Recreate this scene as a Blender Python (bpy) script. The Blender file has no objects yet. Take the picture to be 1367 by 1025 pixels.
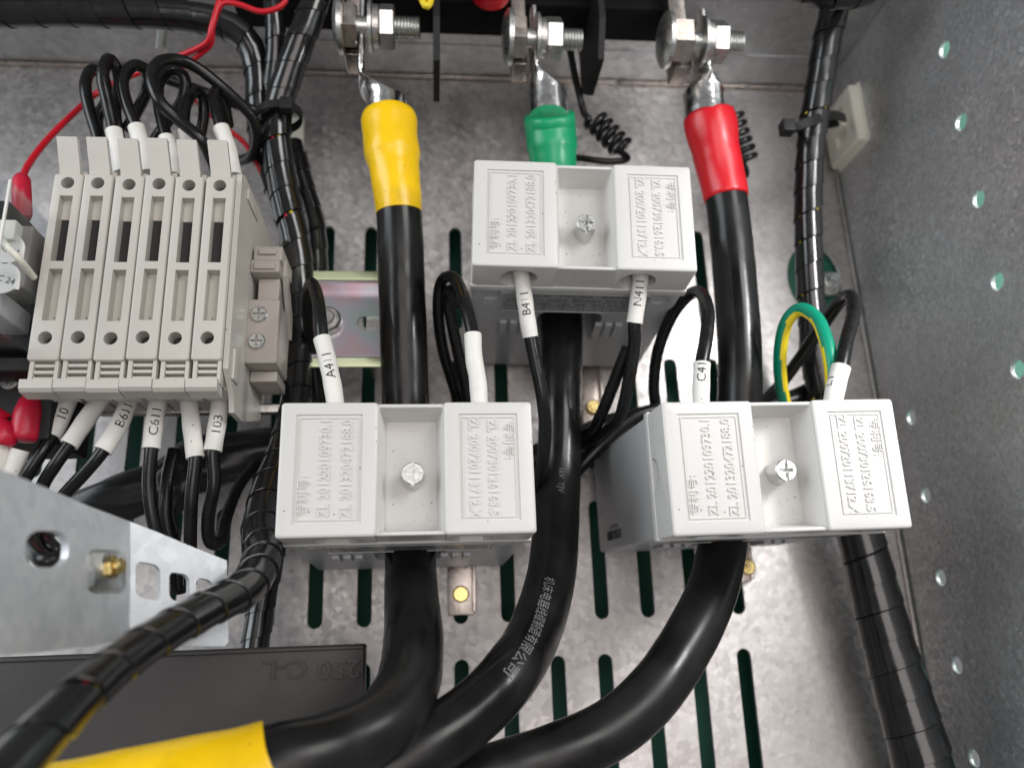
import bpy, bmesh, math, random
from mathutils import Vector, Matrix
random.seed(7)
S = 0.001                      # everything below is written in millimetres
# ------------------------------------------------------------------ camera
F, CX, CY, DP = 1080.0, 683.5, 512.5, 350.0
_N = Vector((-105, 335, 1080)).normalized()
_X = Vector((10917, -60, 1080)); _X = (_X - _N * _X.dot(_N)).normalized()
_Z = _X.cross(_N)
CAM = Vector((0, -DP, 0))
def ray(px, py):
    r = Vector((px - CX, py - CY, F)); return Vector((r.dot(_X), r.dot(_N), r.dot(_Z)))
def P(px, py, h):              # point of the cabinet at height h above its back panel
    r = ray(px, py); return CAM + r * ((DP - h) / r.y)
def onx(px, py, x):
    r = ray(px, py); return CAM + r * (x / r.x)
def onz(px, py, z):
    r = ray(px, py); return CAM + r * (z / r.z)
def onplane(px, py, o, n):
    r = ray(px, py); return CAM + r * ((o - CAM).dot(n) / r.dot(n))
scene = bpy.context.scene
cd = bpy.data.cameras.new('camera'); cam = bpy.data.objects.new('camera', cd)
scene.collection.objects.link(cam); scene.camera = cam
m = Matrix(((_X[0], -_X[1], -_X[2]), (_N[0], -_N[1], -_N[2]), (_Z[0], -_Z[1], -_Z[2]))).to_4x4()
m.translation = CAM * S; cam.matrix_world = m
cd.sensor_width = 36; cd.lens = F / 1367 * 36; cd.clip_start = 0.005; cd.clip_end = 50
cd.dof.use_dof = True; cd.dof.focus_distance = 0.258; cd.dof.aperture_fstop = 9
# ------------------------------------------------------------------ light
w = bpy.data.worlds.new('World'); scene.world = w; w.use_nodes = True
w.node_tree.nodes['Background'].inputs[0].default_value = (0.93, 0.96, 1.0, 1)
w.node_tree.nodes['Background'].inputs[1].default_value = 0.22
def lamp(name, loc, target, size, power, col, sy=None):
    l = bpy.data.lights.new(name, 'AREA'); l.energy = power; l.color = col; l.size = size
    if sy: l.shape = 'RECTANGLE'; l.size_y = sy
    o = bpy.data.objects.new(name, l); scene.collection.objects.link(o)
    o.location = Vector(loc); o.rotation_euler = (Vector(target) - Vector(loc)).to_track_quat('-Z', 'Y').to_euler()
    return o
lamp('key_light', (0.52, -1.0, 0.42), (0.03, -0.1, 0.08), 0.40, 4.5, (1.0, 0.99, 0.97))
lamp('front_fill_light', (0.06, -1.15, -0.12), (0.04, 0, 0), 0.7, 4.9, (1.0, 0.93, 0.90))
lamp('cool_left_light', (-0.95, -0.62, 0.42), (0.12, 0, 0.1), 0.7, 8.5, (0.88, 0.95, 1.0))
scene.view_settings.view_transform = 'Standard'; scene.view_settings.look = 'None'
scene.view_settings.exposure = -0.08; scene.view_settings.gamma = 1
scene.cycles.max_bounces = 8; scene.cycles.use_denoising = True

# ------------------------------------------------------------------ materials
def mat(name, col, rough=0.5, metal=0.0, nscale=0, namt=0.0, bump=0.0, bscale=800, rvar=0.0, spec=0.5, coat=0.0, sss=0.0, speck=0, smudge=.12):
    M = bpy.data.materials.new(name); M.use_nodes = True
    nt = M.node_tree; b = nt.nodes['Principled BSDF']
    b.inputs['Base Color'].default_value = (*col, 1); b.inputs['Roughness'].default_value = rough
    b.inputs['Metallic'].default_value = metal; b.inputs['Specular IOR Level'].default_value = spec
    b.inputs['Coat Weight'].default_value = coat; b.inputs['Coat Roughness'].default_value = 0.15
    tc = nt.nodes.new('ShaderNodeTexCoord')
    if nscale:
        n = nt.nodes.new('ShaderNodeTexNoise'); n.inputs['Scale'].default_value = nscale; n.inputs['Detail'].default_value = 5
        nt.links.new(tc.outputs['Object'], n.inputs['Vector'])
        mr = nt.nodes.new('ShaderNodeMapRange'); mr.inputs[1].default_value = 0.3; mr.inputs[2].default_value = 0.7
        mr.inputs[3].default_value = 1 - namt; mr.inputs[4].default_value = 1 + namt
        nt.links.new(n.outputs[0], mr.inputs[0])
        mx = nt.nodes.new('ShaderNodeVectorMath'); mx.operation = 'SCALE'; mx.inputs[0].default_value = col
        nt.links.new(mr.outputs[0], mx.inputs['Scale']); nt.links.new(mx.outputs[0], b.inputs['Base Color'])
        if rvar:
            m2 = nt.nodes.new('ShaderNodeMapRange'); m2.inputs[1].default_value = 0.3; m2.inputs[2].default_value = 0.7
            m2.inputs[3].default_value = rough - rvar; m2.inputs[4].default_value = rough + rvar
            nt.links.new(n.outputs[0], m2.inputs[0]); nt.links.new(m2.outputs[0], b.inputs['Roughness'])
    if bump:
        n = nt.nodes.new('ShaderNodeTexNoise'); n.inputs['Scale'].default_value = bscale; n.inputs['Detail'].default_value = 4
        nt.links.new(tc.outputs['Object'], n.inputs['Vector'])
        bp = nt.nodes.new('ShaderNodeBump'); bp.inputs['Strength'].default_value = bump; bp.inputs['Distance'].default_value = 0.0005
        nt.links.new(n.outputs[0], bp.inputs['Height']); nt.links.new(bp.outputs[0], b.inputs['Normal'])
    if speck:
        v = nt.nodes.new('ShaderNodeTexVoronoi'); v.inputs['Scale'].default_value = 420; nt.links.new(tc.outputs['Object'], v.inputs['Vector'])
        sp_ = nt.nodes.new('ShaderNodeSeparateColor'); nt.links.new(v.outputs['Color'], sp_.inputs[0])
        a_ = nt.nodes.new('ShaderNodeMath'); a_.operation = 'GREATER_THAN'; a_.inputs[1].default_value = 1 - speck; nt.links.new(sp_.outputs[0], a_.inputs[0])
        c_ = nt.nodes.new('ShaderNodeMath'); c_.operation = 'LESS_THAN'; c_.inputs[1].default_value = .11; nt.links.new(v.outputs['Distance'], c_.inputs[0])
        d_ = nt.nodes.new('ShaderNodeMath'); d_.operation = 'MULTIPLY'; nt.links.new(a_.outputs[0], d_.inputs[0]); nt.links.new(c_.outputs[0], d_.inputs[1])
        ms = nt.nodes.new('ShaderNodeTexNoise'); ms.inputs['Scale'].default_value = 55; ms.inputs['Detail'].default_value = 9; ms.inputs['Roughness'].default_value = .75; nt.links.new(tc.outputs['Object'], ms.inputs['Vector'])
        mg = nt.nodes.new('ShaderNodeMapRange'); mg.inputs[1].default_value = .56; mg.inputs[2].default_value = .8; mg.inputs[4].default_value = smudge; nt.links.new(ms.outputs[0], mg.inputs[0])
        mm = nt.nodes.new('ShaderNodeMath'); mm.operation = 'MAXIMUM'; nt.links.new(d_.outputs[0], mm.inputs[0]); nt.links.new(mg.outputs[0], mm.inputs[1])
        xx = nt.nodes.new('ShaderNodeMix'); xx.data_type = 'RGBA'; xx.inputs[7].default_value = (*[q * .28 for q in col], 1)
        if b.inputs['Base Color'].is_linked: nt.links.new(b.inputs['Base Color'].links[0].from_socket, xx.inputs[6])
        else: xx.inputs[6].default_value = (*col, 1)
        nt.links.new(mm.outputs[0], xx.inputs[0]); nt.links.new(xx.outputs[2], b.inputs['Base Color'])
    if sss:
        b.inputs['Subsurface Weight'].default_value = sss; b.inputs['Subsurface Radius'].default_value = (1, .9, .8); b.inputs['Subsurface Scale'].default_value = 0.001
    return M
def galv(name, c0, c1, cell, r0, r1, tilt, cloud=25, stretch=(1, 1, 1), metal=1.0):
    """zinc coated sheet: crystals (spangle) of slightly different grey, gloss and tilt, plus larger cloudy stains"""
    M = bpy.data.materials.new(name); M.use_nodes = True
    nt = M.node_tree; L = nt.links.new; N = nt.nodes.new; b = nt.nodes['Principled BSDF']
    b.inputs['Metallic'].default_value = metal
    tc = N('ShaderNodeTexCoord'); mp = N('ShaderNodeMapping'); mp.inputs['Scale'].default_value = stretch
    L(tc.outputs['Object'], mp.inputs['Vector'])
    wn = N('ShaderNodeTexNoise'); wn.inputs['Scale'].default_value = 0.45 / (cell * S); wn.inputs['Detail'].default_value = 2
    L(mp.outputs[0], wn.inputs['Vector'])
    ad = N('ShaderNodeVectorMath'); ad.operation = 'MULTIPLY_ADD'; ad.inputs[1].default_value = (cell * S * .9,) * 3
    L(wn.outputs['Color'], ad.inputs[0]); L(mp.outputs[0], ad.inputs[2])
    v = N('ShaderNodeTexVoronoi'); v.inputs['Scale'].default_value = 1 / (cell * S); L(ad.outputs[0], v.inputs['Vector'])
    se = N('ShaderNodeSeparateColor'); L(v.outputs['Color'], se.inputs[0])
    n = N('ShaderNodeTexNoise'); n.inputs['Scale'].default_value = cloud; n.inputs['Detail'].default_value = 8; n.inputs['Roughness'].default_value = .62
    L(tc.outputs['Object'], n.inputs['Vector'])
    mr = N('ShaderNodeMapRange'); mr.inputs[1].default_value = .34; mr.inputs[2].default_value = .68; L(n.outputs[0], mr.inputs[0])
    ma = N('ShaderNodeMath'); ma.operation = 'MULTIPLY_ADD'; ma.inputs[1].default_value = .55; L(se.outputs[0], ma.inputs[0])
    mb = N('ShaderNodeMath'); mb.operation = 'MULTIPLY'; mb.inputs[1].default_value = .45; L(mr.outputs[0], mb.inputs[0]); L(mb.outputs[0], ma.inputs[2])
    mx = N('ShaderNodeMix'); mx.data_type = 'RGBA'; mx.inputs[6].default_value = (*c0, 1); mx.inputs[7].default_value = (*c1, 1)
    L(ma.outputs[0], mx.inputs[0]); L(mx.outputs[2], b.inputs['Base Color'])
    rr = N('ShaderNodeMath'); rr.operation = 'MULTIPLY_ADD'; rr.inputs[1].default_value = .5; L(se.outputs[1], rr.inputs[0])
    rb = N('ShaderNodeMath'); rb.operation = 'MULTIPLY'; rb.inputs[1].default_value = .5; L(mr.outputs[0], rb.inputs[0]); L(rb.outputs[0], rr.inputs[2])
    m3 = N('ShaderNodeMapRange'); m3.inputs[3].default_value = r0; m3.inputs[4].default_value = r1; L(rr.outputs[0], m3.inputs[0]); L(m3.outputs[0], b.inputs['Roughness'])
    # crystal tilt
    g = N('ShaderNodeNewGeometry')
    sb = N('ShaderNodeVectorMath'); sb.operation = 'SUBTRACT'; sb.inputs[1].default_value = (.5, .5, .5); L(v.outputs['Color'], sb.inputs[0])
    sc = N('ShaderNodeVectorMath'); sc.operation = 'SCALE'; sc.inputs['Scale'].default_value = tilt; L(sb.outputs[0], sc.inputs[0])
    a2 = N('ShaderNodeVectorMath'); a2.operation = 'ADD'; L(sc.outputs[0], a2.inputs[0]); L(g.outputs['Normal'], a2.inputs[1])
    nm = N('ShaderNodeVectorMath'); nm.operation = 'NORMALIZE'; L(a2.outputs[0], nm.inputs[0])
    n4 = N('ShaderNodeTexNoise'); n4.inputs['Scale'].default_value = 260; n4.inputs['Detail'].default_value = 5; L(tc.outputs['Object'], n4.inputs['Vector'])
    bp = N('ShaderNodeBump'); bp.inputs['Strength'].default_value = .25; bp.inputs['Distance'].default_value = .0003
    L(n4.outputs[0], bp.inputs['Height']); L(nm.outputs[0], bp.inputs['Normal']); L(bp.outputs[0], b.inputs['Normal'])
    return M
MT = {}
MT['galv'] = galv('galvanised_panel', (.37, .35, .345), (.68, .65, .635), 2.2, .41, .55, .07, 24)
MT['galv_wall'] = galv('galvanised_side_wall', (.42, .43, .435), (.66, .67, .675), 1.5, .38, .55, .32, 14, metal=.75)
MT['galv_top'] = galv('galvanised_top', (.42, .43, .44), (.66, .67, .68), 3.5, .28, .5, .06, 22)
MT['galv_bracket'] = galv('galvanised_bracket', (.62, .65, .68), (.78, .80, .82), 2.5, .42, .58, .03, 50, metal=.65)
MT['zinc'] = mat('bright_zinc', (.62, .63, .61), .32, 1, 900, .12, .12, 1500, .06)
MT['zinc_dull'] = mat('dull_zinc', (.55, .53, .51), .36, 1, 500, .15, .2, 900, .06)
MT['tin'] = mat('tinned_lug', (.78, .77, .76), .22, 1, 300, .1, .25, 350, .08)
MT['nickel'] = mat('plated_busbar', (.52, .46, .42), .3, 1, 300, .12, .1, 600, .05)
MT['brass'] = mat('yellow_passivated_brass', (.72, .56, .24), .26, 1, 400, .2, .1, 900, .05)
MT['ct'] = mat('light_grey_plastic', (.61, .60, .58), .33, 0, 60, .015, .06, 2500, speck=.12, smudge=.17)
MT['ct_body'] = mat('cool_grey_plastic', (.42, .425, .43), .38, 0, 40, .03, .06, 2200)
MT['ct_label'] = mat('moulded_rating_plate', (.30, .305, .31), .3)
MT['beige'] = mat('beige_plastic', (.52, .495, .45), .40, 0, 90, .03, .08, 2500, speck=.08, smudge=.22)
MT['clamp'] = mat('taupe_plastic', (.36, .325, .295), .45, 0, 90, .03, .06, 2000)
MT['dark'] = mat('dark_plastic_and_shade', (.02, .02, .02), .6)  # relay armature plastic; also paints the shade inside fuse terminal openings
MT['pvc'] = mat('black_pvc', (.007, .007, .007), .27, 0, 200, .2, .05, 300, .07, spec=.38)
MT['cable'] = mat('black_power_cable_jacket', (.0085, .008, .0078), .27, 0, 45, .7, .10, 140, .13, spec=.34)
MT['wrap'] = mat('black_spiral_wrap', (.009, .009, .0092), .17, 0, 150, .2, .12, 220, .06, spec=.7)
MT['film'] = mat('black_shrink_film', (.012, .012, .013), .33, 0, 80, .2, .35, 130)
MT['barrier'] = mat('black_barrier', (.012, .012, .012), .55, spec=.3)
MT['housing'] = mat('black_housing', (.006, .006, .006), .7, spec=.12)
MT['moulded'] = mat('black_moulded_cover', (.034, .030, .028), .48, 0, 100, .1, .18, 1300)
MT['sleeve'] = mat('white_marker_tube', (.74, .72, .68), .5, 0, 220, .05, .1, 900, speck=.1, smudge=.2)
MT['ink'] = mat('black_ink', (.02, .02, .022), .6)
MT['inkgrey'] = mat('pale_print', (.17, .17, .17), .6)
MT['yellow'] = mat('yellow_sleeve', (.90, .56, .002), .3, 0, 120, .05, .4, 150, speck=.16, smudge=.55)
MT['green'] = mat('green_sleeve', (.004, .30, .125), .34, 0, 120, .05, .12, 240)
MT['red'] = mat('red_sleeve', (.54, .005, .014), .32, 0, 120, .05, .12, 240)
MT['redwire'] = mat('red_wire', (.55, .008, .02), .35)
MT['crimp'] = mat('red_crimp_cap', (.50, .008, .035), .4, 0, 200, .1, .2, 400)
MT['yelwire'] = mat('yellow_wire', (.80, .62, .02), .35)
MT['grnwire'] = mat('green_wire', (.0, .24, .14), .33)
MT['nylon'] = mat('cream_nylon', (.82, .80, .70), .45, sss=.2)
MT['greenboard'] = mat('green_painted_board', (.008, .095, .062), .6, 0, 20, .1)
MT['greenflap'] = mat('green_painted_flap', (.008, .10, .062), .5)
MT['greenpaint'] = mat('pale_green_painted_wall', (.36, .80, .62), .5, 0, 40, .06)
MT['copper'] = mat('copper_coil', (.72, .33, .18), .3, 1)
MT['rail'] = mat('iridescent_zinc_rail', (.62, .60, .62), .30, .9)
def _irid(M):
    nt = M.node_tree; b = nt.nodes['Principled BSDF']; tc = nt.nodes.new('ShaderNodeTexCoord')
    n = nt.nodes.new('ShaderNodeTexNoise'); n.inputs['Scale'].default_value = 75; n.inputs['Detail'].default_value = 2
    nt.links.new(tc.outputs['Object'], n.inputs['Vector'])
    r = nt.nodes.new('ShaderNodeValToRGB'); e = r.color_ramp.elements
    e[0].position = .33; e[0].color = (.50, .64, .57, 1); e[1].position = .68; e[1].color = (.70, .54, .58, 1)
    k = r.color_ramp.elements.new(.5); k.color = (.62, .60, .66, 1)
    nt.links.new(n.outputs[0], r.inputs[0]); nt.links.new(r.outputs[0], b.inputs['Base Color'])
_irid(MT['rail'])
MT['raillip'] = mat('yellowish_rail_lip', (.62, .68, .44), .36, .8, 60, .1)
def _clear():
    M = bpy.data.materials.new('clear_plastic'); M.use_nodes = True; nt = M.node_tree; nt.nodes.remove(nt.nodes['Principled BSDF'])
    t = nt.nodes.new('ShaderNodeBsdfTransparent'); t.inputs[0].default_value = (.93, .94, .95, 1); g = nt.nodes.new('ShaderNodeBsdfGlossy'); g.inputs['Roughness'].default_value = .22
    f = nt.nodes.new('ShaderNodeFresnel'); f.inputs[0].default_value = 1.08; x = nt.nodes.new('ShaderNodeMixShader')
    nt.links.new(f.outputs[0], x.inputs[0]); nt.links.new(t.outputs[0], x.inputs[1]); nt.links.new(g.outputs[0], x.inputs[2]); nt.links.new(x.outputs[0], nt.nodes['Material Output'].inputs[0])
    return M
MT['clear'] = _clear()

# ------------------------------------------------------------------ mesh helpers (mm in, metres out)
COL = scene.collection
def thing(name, label, cat, base=(0, 0, 0), group=None, rot=None):
    o = bpy.data.objects.new(name, None); COL.objects.link(o); o.empty_display_size = .005
    o.location = Vector(base) * S
    if rot: o.rotation_euler = rot
    o['label'] = label; o['category'] = cat
    if group: o['group'] = group
    return o
def tag(o, label, cat, group=None):
    o['label'] = label; o['category'] = cat
    if group: o['group'] = group
    return o
def rootof(p):
    while p.parent: p = p.parent
    return p
def finish(me, smooth):
    if smooth is not None:
        me.polygons.foreach_set('use_smooth', [True] * len(me.polygons))
        me.set_sharp_from_angle(angle=math.radians(smooth))
    me.update()
def link(name, me, parent=None, local=False, label=None):
    """world-coordinate meshes are moved into their thing's frame; local=True: already in it"""
    o = bpy.data.objects.new(name, me); COL.objects.link(o)
    if parent is not None:
        if not local:
            me.transform(Matrix.Translation(-rootof(parent).location))
        o.parent = parent
    if label: o['label'] = label
    return o
def mesh(V, Fc, material, smooth=35, extra=(), fm=None):
    me = bpy.data.meshes.new('m'); me.from_pydata([tuple(Vector(v) * S) for v in V], [], Fc)
    me.materials.append(MT[material])
    for e in extra: me.materials.append(MT[e])
    if fm: me.polygons.foreach_set('material_index', fm)
    finish(me, smooth); return me
class MB:
    def __init__(s): s.v = []; s.f = []
    def add(s, V, Fc):
        k = len(s.v); s.v += [Vector(v) for v in V]; s.f += [[i + k for i in f] for f in Fc]; return s
    def loft(s, loops, caps=(True, True)):
        n = len(loops[0]); V = [p for l in loops for p in l]; Fc = []
        for i in range(len(loops) - 1):
            for j in range(n):
                k = (j + 1) % n; Fc.append([i * n + j, i * n + k, (i + 1) * n + k, (i + 1) * n + j])
        if caps[0]: Fc.append(list(range(n))[::-1])
        if caps[1]: Fc.append([(len(loops) - 1) * n + j for j in range(n)])
        return s.add(V, Fc)
    def box(s, x0, x1, y0, y1, z0, z1, b=0.0, r=None, n=3):
        """box, y0 the front; b rounds its edges"""
        if b <= 0:
            V = [(x, y, z) for y in (y0, y1) for x, z in ((x0, z0), (x1, z0), (x1, z1), (x0, z1))]
            return s.loft([V[:4], V[4:]])
        r = b if r is None else r
        L = []
        for t in range(n + 1):
            a = math.pi / 2 * t / n; i = b * (1 - math.sin(a)); y = y0 + b * (1 - math.cos(a))
            L.append(rr(x0 + i, x1 - i, z0 + i, z1 - i, max(r - i, .02), y))
        L += [[Vector((p.x, y1 - (q - y0), p.z)) for p in l for q in (l[0].y,)] for l in L[::-1]]
        return s.loft(L)
    def cyl(s, a, b, ra, rb=None, n=24, bev=0.0):
        a = Vector(a); b = Vector(b); rb = ra if rb is None else rb; d = (b - a).normalized()
        u = d.orthogonal().normalized(); w_ = d.cross(u)
        ring = lambda c, r: [c + (u * math.cos(2 * math.pi * i / n) + w_ * math.sin(2 * math.pi * i / n)) * r for i in range(n)]
        if bev: L = [ring(a, ra - bev), ring(a + d * bev, ra), ring(b - d * bev, rb), ring(b, rb - bev)]
        else: L = [ring(a, ra), ring(b, rb)]
        return s.loft(L)
    def mesh(s, material, smooth=35, **k): return mesh(s.v, s.f, material, smooth, **k)
    def xf(s, M): s.v = [M @ v for v in s.v]; return s
def rr(x0, x1, z0, z1, r, y, n=3):
    P_ = []
    for cx, cz, a0 in ((x1 - r, z1 - r, 0), (x0 + r, z1 - r, 90), (x0 + r, z0 + r, 180), (x1 - r, z0 + r, 270)):
        for i in range(n + 1):
            a = math.radians(a0 + 90 * i / n); P_.append(Vector((cx + r * math.cos(a), y, cz + r * math.sin(a))))
    return P_
def boolean(me, cutter, op='DIFFERENCE', smooth=30):
    for q in (me, cutter):
        bm = bmesh.new(); bm.from_mesh(q); bmesh.ops.recalc_face_normals(bm, faces=bm.faces); bm.to_mesh(q); bm.free()
    a = bpy.data.objects.new('a', me); b = bpy.data.objects.new('b', cutter); COL.objects.link(a); COL.objects.link(b)
    md = a.modifiers.new('b', 'BOOLEAN'); md.operation = op; md.object = b; md.solver = 'EXACT'
    md.use_self = True
    dg = bpy.context.evaluated_depsgraph_get(); r = bpy.data.meshes.new_from_object(a.evaluated_get(dg))
    bpy.data.objects.remove(a); bpy.data.objects.remove(b)
    for mt_ in list(r.materials)[1:]: pass
    finish(r, smooth); return r
def smooth_path(pts, ds=1.0):
    """pts: [(Vector, radius)] -> evenly resampled Catmull-Rom"""
    pts = [(Vector(p), r) for p, r in pts]
    p0 = pts[0]; p1 = pts[-1]
    pts = [(p0[0] * 2 - pts[1][0], p0[1])] + pts + [(p1[0] * 2 - pts[-2][0], p1[1])]
    out = []
    for i in range(1, len(pts) - 2):
        a, b, c, d = [pts[i + k][0] for k in (-1, 0, 1, 2)]; rb, rc = pts[i][1], pts[i + 1][1]
        n = max(2, int((c - b).length / (ds * .4)))
        for k in range(n):
            t = k / n
            q = .5 * ((2 * b) + (c - a) * t + (2 * a - 5 * b + 4 * c - d) * t * t + (3 * b - a - 3 * c + d) * t ** 3)
            out.append((q, rb + (rc - rb) * (t * t * (3 - 2 * t))))
    out.append((Vector(p1[0]), p1[1]))
    res = [out[0]]; acc = 0
    for i in range(1, len(out)):
        acc += (out[i][0] - out[i - 1][0]).length
        if acc >= ds: res.append(out[i]); acc = 0
    if acc > ds * .3: res.append(out[-1])
    return res
class Path:
    def __init__(s, pts, ds=1.0):
        q = smooth_path(pts, ds); s.p = [a for a, _ in q]; s.r = [r for _, r in q]
        n = len(s.p); s.t = [(s.p[min(i + 1, n - 1)] - s.p[max(i - 1, 0)]).normalized() for i in range(n)]
        u = s.t[0].orthogonal().normalized(); s.u = []
        for i in range(n):
            u = (u - s.t[i] * u.dot(s.t[i])).normalized(); s.u.append(u.copy())
        s.s = [0]
        for i in range(1, n): s.s.append(s.s[-1] + (s.p[i] - s.p[i - 1]).length)
        s.L = s.s[-1]
    def at(s, x):
        x = max(0, min(s.L, x)); lo, hi = 0, len(s.s) - 1
        while hi - lo > 1:
            mid = (lo + hi) // 2
            if s.s[mid] <= x: lo = mid
            else: hi = mid
        f = (x - s.s[lo]) / max(1e-6, s.s[hi] - s.s[lo])
        L = lambda A: A[lo].lerp(A[hi], f)
        t = L(s.t).normalized(); u = L(s.u); u = (u - t * u.dot(t)).normalized()
        return L(s.p), t, u, s.r[lo] + (s.r[hi] - s.r[lo]) * f
    def tube(s, n=16, mb=None, caps=True, ends=.12, wob=0.0):
        mb = mb or MB(); L = []
        def ring(i, k=1.0, off=0):
            p, t, u = s.p[i] + s.t[i] * off, s.t[i], s.u[i]; v = t.cross(u)
            return [p + (u * math.cos(2 * math.pi * j / n) + v * math.sin(2 * math.pi * j / n)) * s.r[i] * k * (1 + wob * (math.sin(s.s[i] * .31 + 2 * math.sin(s.s[i] * .11)) + .8 * math.sin(2 * 2 * math.pi * j / n + s.s[i] * .09) + .5 * math.sin(5 * 2 * math.pi * j / n - s.s[i] * .23))) for j in range(n)]
        N_ = len(s.p)
        if ends: L.append(ring(0, 1 - ends))
        for i in range(N_): L.append(ring(i, 1, s.r[i] * ends * .5 if (i == 0 and ends) else 0))
        if ends: L.append(ring(N_ - 1, 1 - ends, s.r[-1] * ends * .5))
        mb.loft(L, (caps, caps)); return mb
def pp(pts, r=None):
    """[(px,py,h[,r])] -> path points"""
    return [(P(a[0], a[1], a[2]), (a[3] if len(a) > 3 else r)) for a in pts]
def wire_mesh(pts, r, material='pvc', n=14, ds=1.0): return Path(pp(pts, r), ds).tube(n).mesh(material, 60)
_txt = {}
def text_mesh(body, size, ext=0.0, res=2):
    key = (body, size, ext)
    c = bpy.data.curves.new('t', 'FONT'); c.body = body; c.size = size; c.extrude = ext; c.resolution_u = res
    c.align_x = 'LEFT'; c.offset = size * ((.012 if ext else .02) if body.isascii() else .0) if ext else 0
    o = bpy.data.objects.new('t', c); COL.objects.link(o)
    dg = bpy.context.evaluated_depsgraph_get(); dg.update()
    me = bpy.data.meshes.new_from_object(o.evaluated_get(dg)); bpy.data.objects.remove(o)
    return me
def text_data(body, size, ext=0.0, maxlen=None, sx=1.0, bold=0.0):
    me = text_mesh(body, size, ext)
    if maxlen:
        bm = bmesh.new(); bm.from_mesh(me)
        xs = [v.co.x for v in bm.verts]; ys = [v.co.y for v in bm.verts]
        for ax, vals in ((0, xs), (1, ys)):
            a = min(vals); 
            while a < max(vals):
                bmesh.ops.bisect_plane(bm, geom=bm.verts[:] + bm.edges[:] + bm.faces[:], plane_co=(a, 0, 0) if ax == 0 else (0, a, 0), plane_no=(1, 0, 0) if ax == 0 else (0, 1, 0))
                a += maxlen
        bm.to_mesh(me); bm.free()
    V = [Vector((v.co.x * sx, v.co.y, v.co.z)) for v in me.vertices]; Fc = [list(p.vertices) for p in me.polygons]
    x0, x1 = min(v.x for v in V), max(v.x for v in V); y0, y1 = min(v.y for v in V), max(v.y for v in V)
    for v in V: v.x -= (x0 + x1) / 2; v.y -= (y0 + y1) / 2
    return V, Fc, x1 - x0, y1 - y0
def text_on_tube(path, s0, body, size, material, reverse=False, off=.05, twist=0.0, sx=1.0, maxlen=.6):
    V, Fc, wd, ht = text_data(body, size, 0, maxlen, sx); out = []
    for v in V:
        p, t, u, r = path.at(s0 + (-v.x if reverse else v.x))
        T = -t if reverse else t
        D = (CAM - p); D = (D - T * D.dot(T)).normalized(); U = D.cross(T); r += off
        a = v.y / r + twist
        out.append(p + D * (r * math.cos(a)) + U * (r * math.sin(a)))
    me = mesh(out, Fc, material, None)
    return me
def flat_text(body, size, M, material, ext=0.0, sx=1.0, parent=None, name='lettering', local=True):
    V, Fc, wd, ht = text_data(body, size, ext, None, sx)
    return link(name, mesh([M @ v for v in V], Fc, material, None), parent, local)

# ================================================================== THE SETTING
XW, ZT = 209.4, 272.1
def stadium(cx, z0, z1, r, n=8):
    L = []
    for i in range(n + 1): a = math.pi * i / n; L.append((cx + r * math.cos(a), z1 - r + r * math.sin(a)))
    for i in range(n + 1): a = math.pi + math.pi * i / n; L.append((cx + r * math.cos(a), z0 + r + r * math.sin(a)))
    return L
def tile(mb, hole, x0, x1, z0, z1, T=2.0):
    n = len(hole); cx = (x0 + x1) / 2; cz = (z0 + z1) / 2; hx = [q[0] for q in hole]; hz = [q[1] for q in hole]
    ccx, ccz = (min(hx) + max(hx)) / 2, (min(hz) + max(hz)) / 2; half = n // 2; out = []
    # outer ring: sample the rectangle's perimeter so that each half of the hole meets one half of it
    W_, H_ = x1 - x0, z1 - z0; per = [(x1, ccz), (x1, z1), (x0, z1), (x0, ccz), (x0, z0), (x1, z0), (x1, ccz)]
    def samp(poly, k, K):
        d = [math.dist(poly[i], poly[i + 1]) for i in range(len(poly) - 1)]; t = sum(d) * k / K
        for i, e in enumerate(d):
            if t <= e + 1e-9: f = t / e; return tuple(poly[i][j] + (poly[i + 1][j] - poly[i][j]) * f for j in (0, 1))
            t -= e
        return poly[-1]
    A = [samp(per[:4], k, half - 1) for k in range(half)]; B_ = [samp(per[3:], k, half - 1) for k in range(half)]
    # snap to corners
    for Q, cs in ((A, ((x1, z1), (x0, z1))), (B_, ((x0, z0), (x1, z0)))):
        for c in cs:
            j = min(range(1, half - 1), key=lambda i: math.dist(Q[i], c)); Q[j] = c
    ring = A + B_
    def grow(x, z, g=.22):
        dx = x - ccx; rw = max(hx) - ccx; sz = max(0, (max(hz) - ccz) - rw); dz = (z - ccz) - math.copysign(min(abs(z - ccz), sz), z - ccz); d_ = math.hypot(dx, dz) or 1; return x + dx / d_ * g, z + dz / d_ * g
    V = [(x, 0, z) for x, z in ring] + [(grow(x, z)[0], 0, grow(x, z)[1]) for x, z in hole] + [(x, .22, z) for x, z in hole] + [(x, T, z) for x, z in hole]
    Fc = []
    for i in range(n):
        j = (i + 1) % n
        if i != half - 1 and i != n - 1: Fc.append([i, j, n + j, n + i])
        else: Fc.append([i, n + j, n + i] if math.dist(ring[i], ring[j]) < 1e-6 else [i, j, n + j, n + i])
        Fc.append([n + i, n + j, 2 * n + j, 2 * n + i]); Fc.append([2 * n + i, 2 * n + j, 3 * n + j, 3 * n + i])
    mb.add(V, Fc)
mb = MB(); px_, pz_ = 19.85, 64.6
cols = [-48.1 + px_ * k for k in range(-9, 10)]; cols = [c * (1 if c > -50 else .99) for c in cols]
xl = -48.1 - 9.5 * px_; edges = [xl] + [(cols[i] + cols[i + 1]) / 2 for i in range(len(cols) - 1)] + [142]
rows = [(186.3 - 51.8 - k * 65.0 + (0 if k < 2 else 0), 186.3 - k * 65.0) for k in range(7)]
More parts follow.
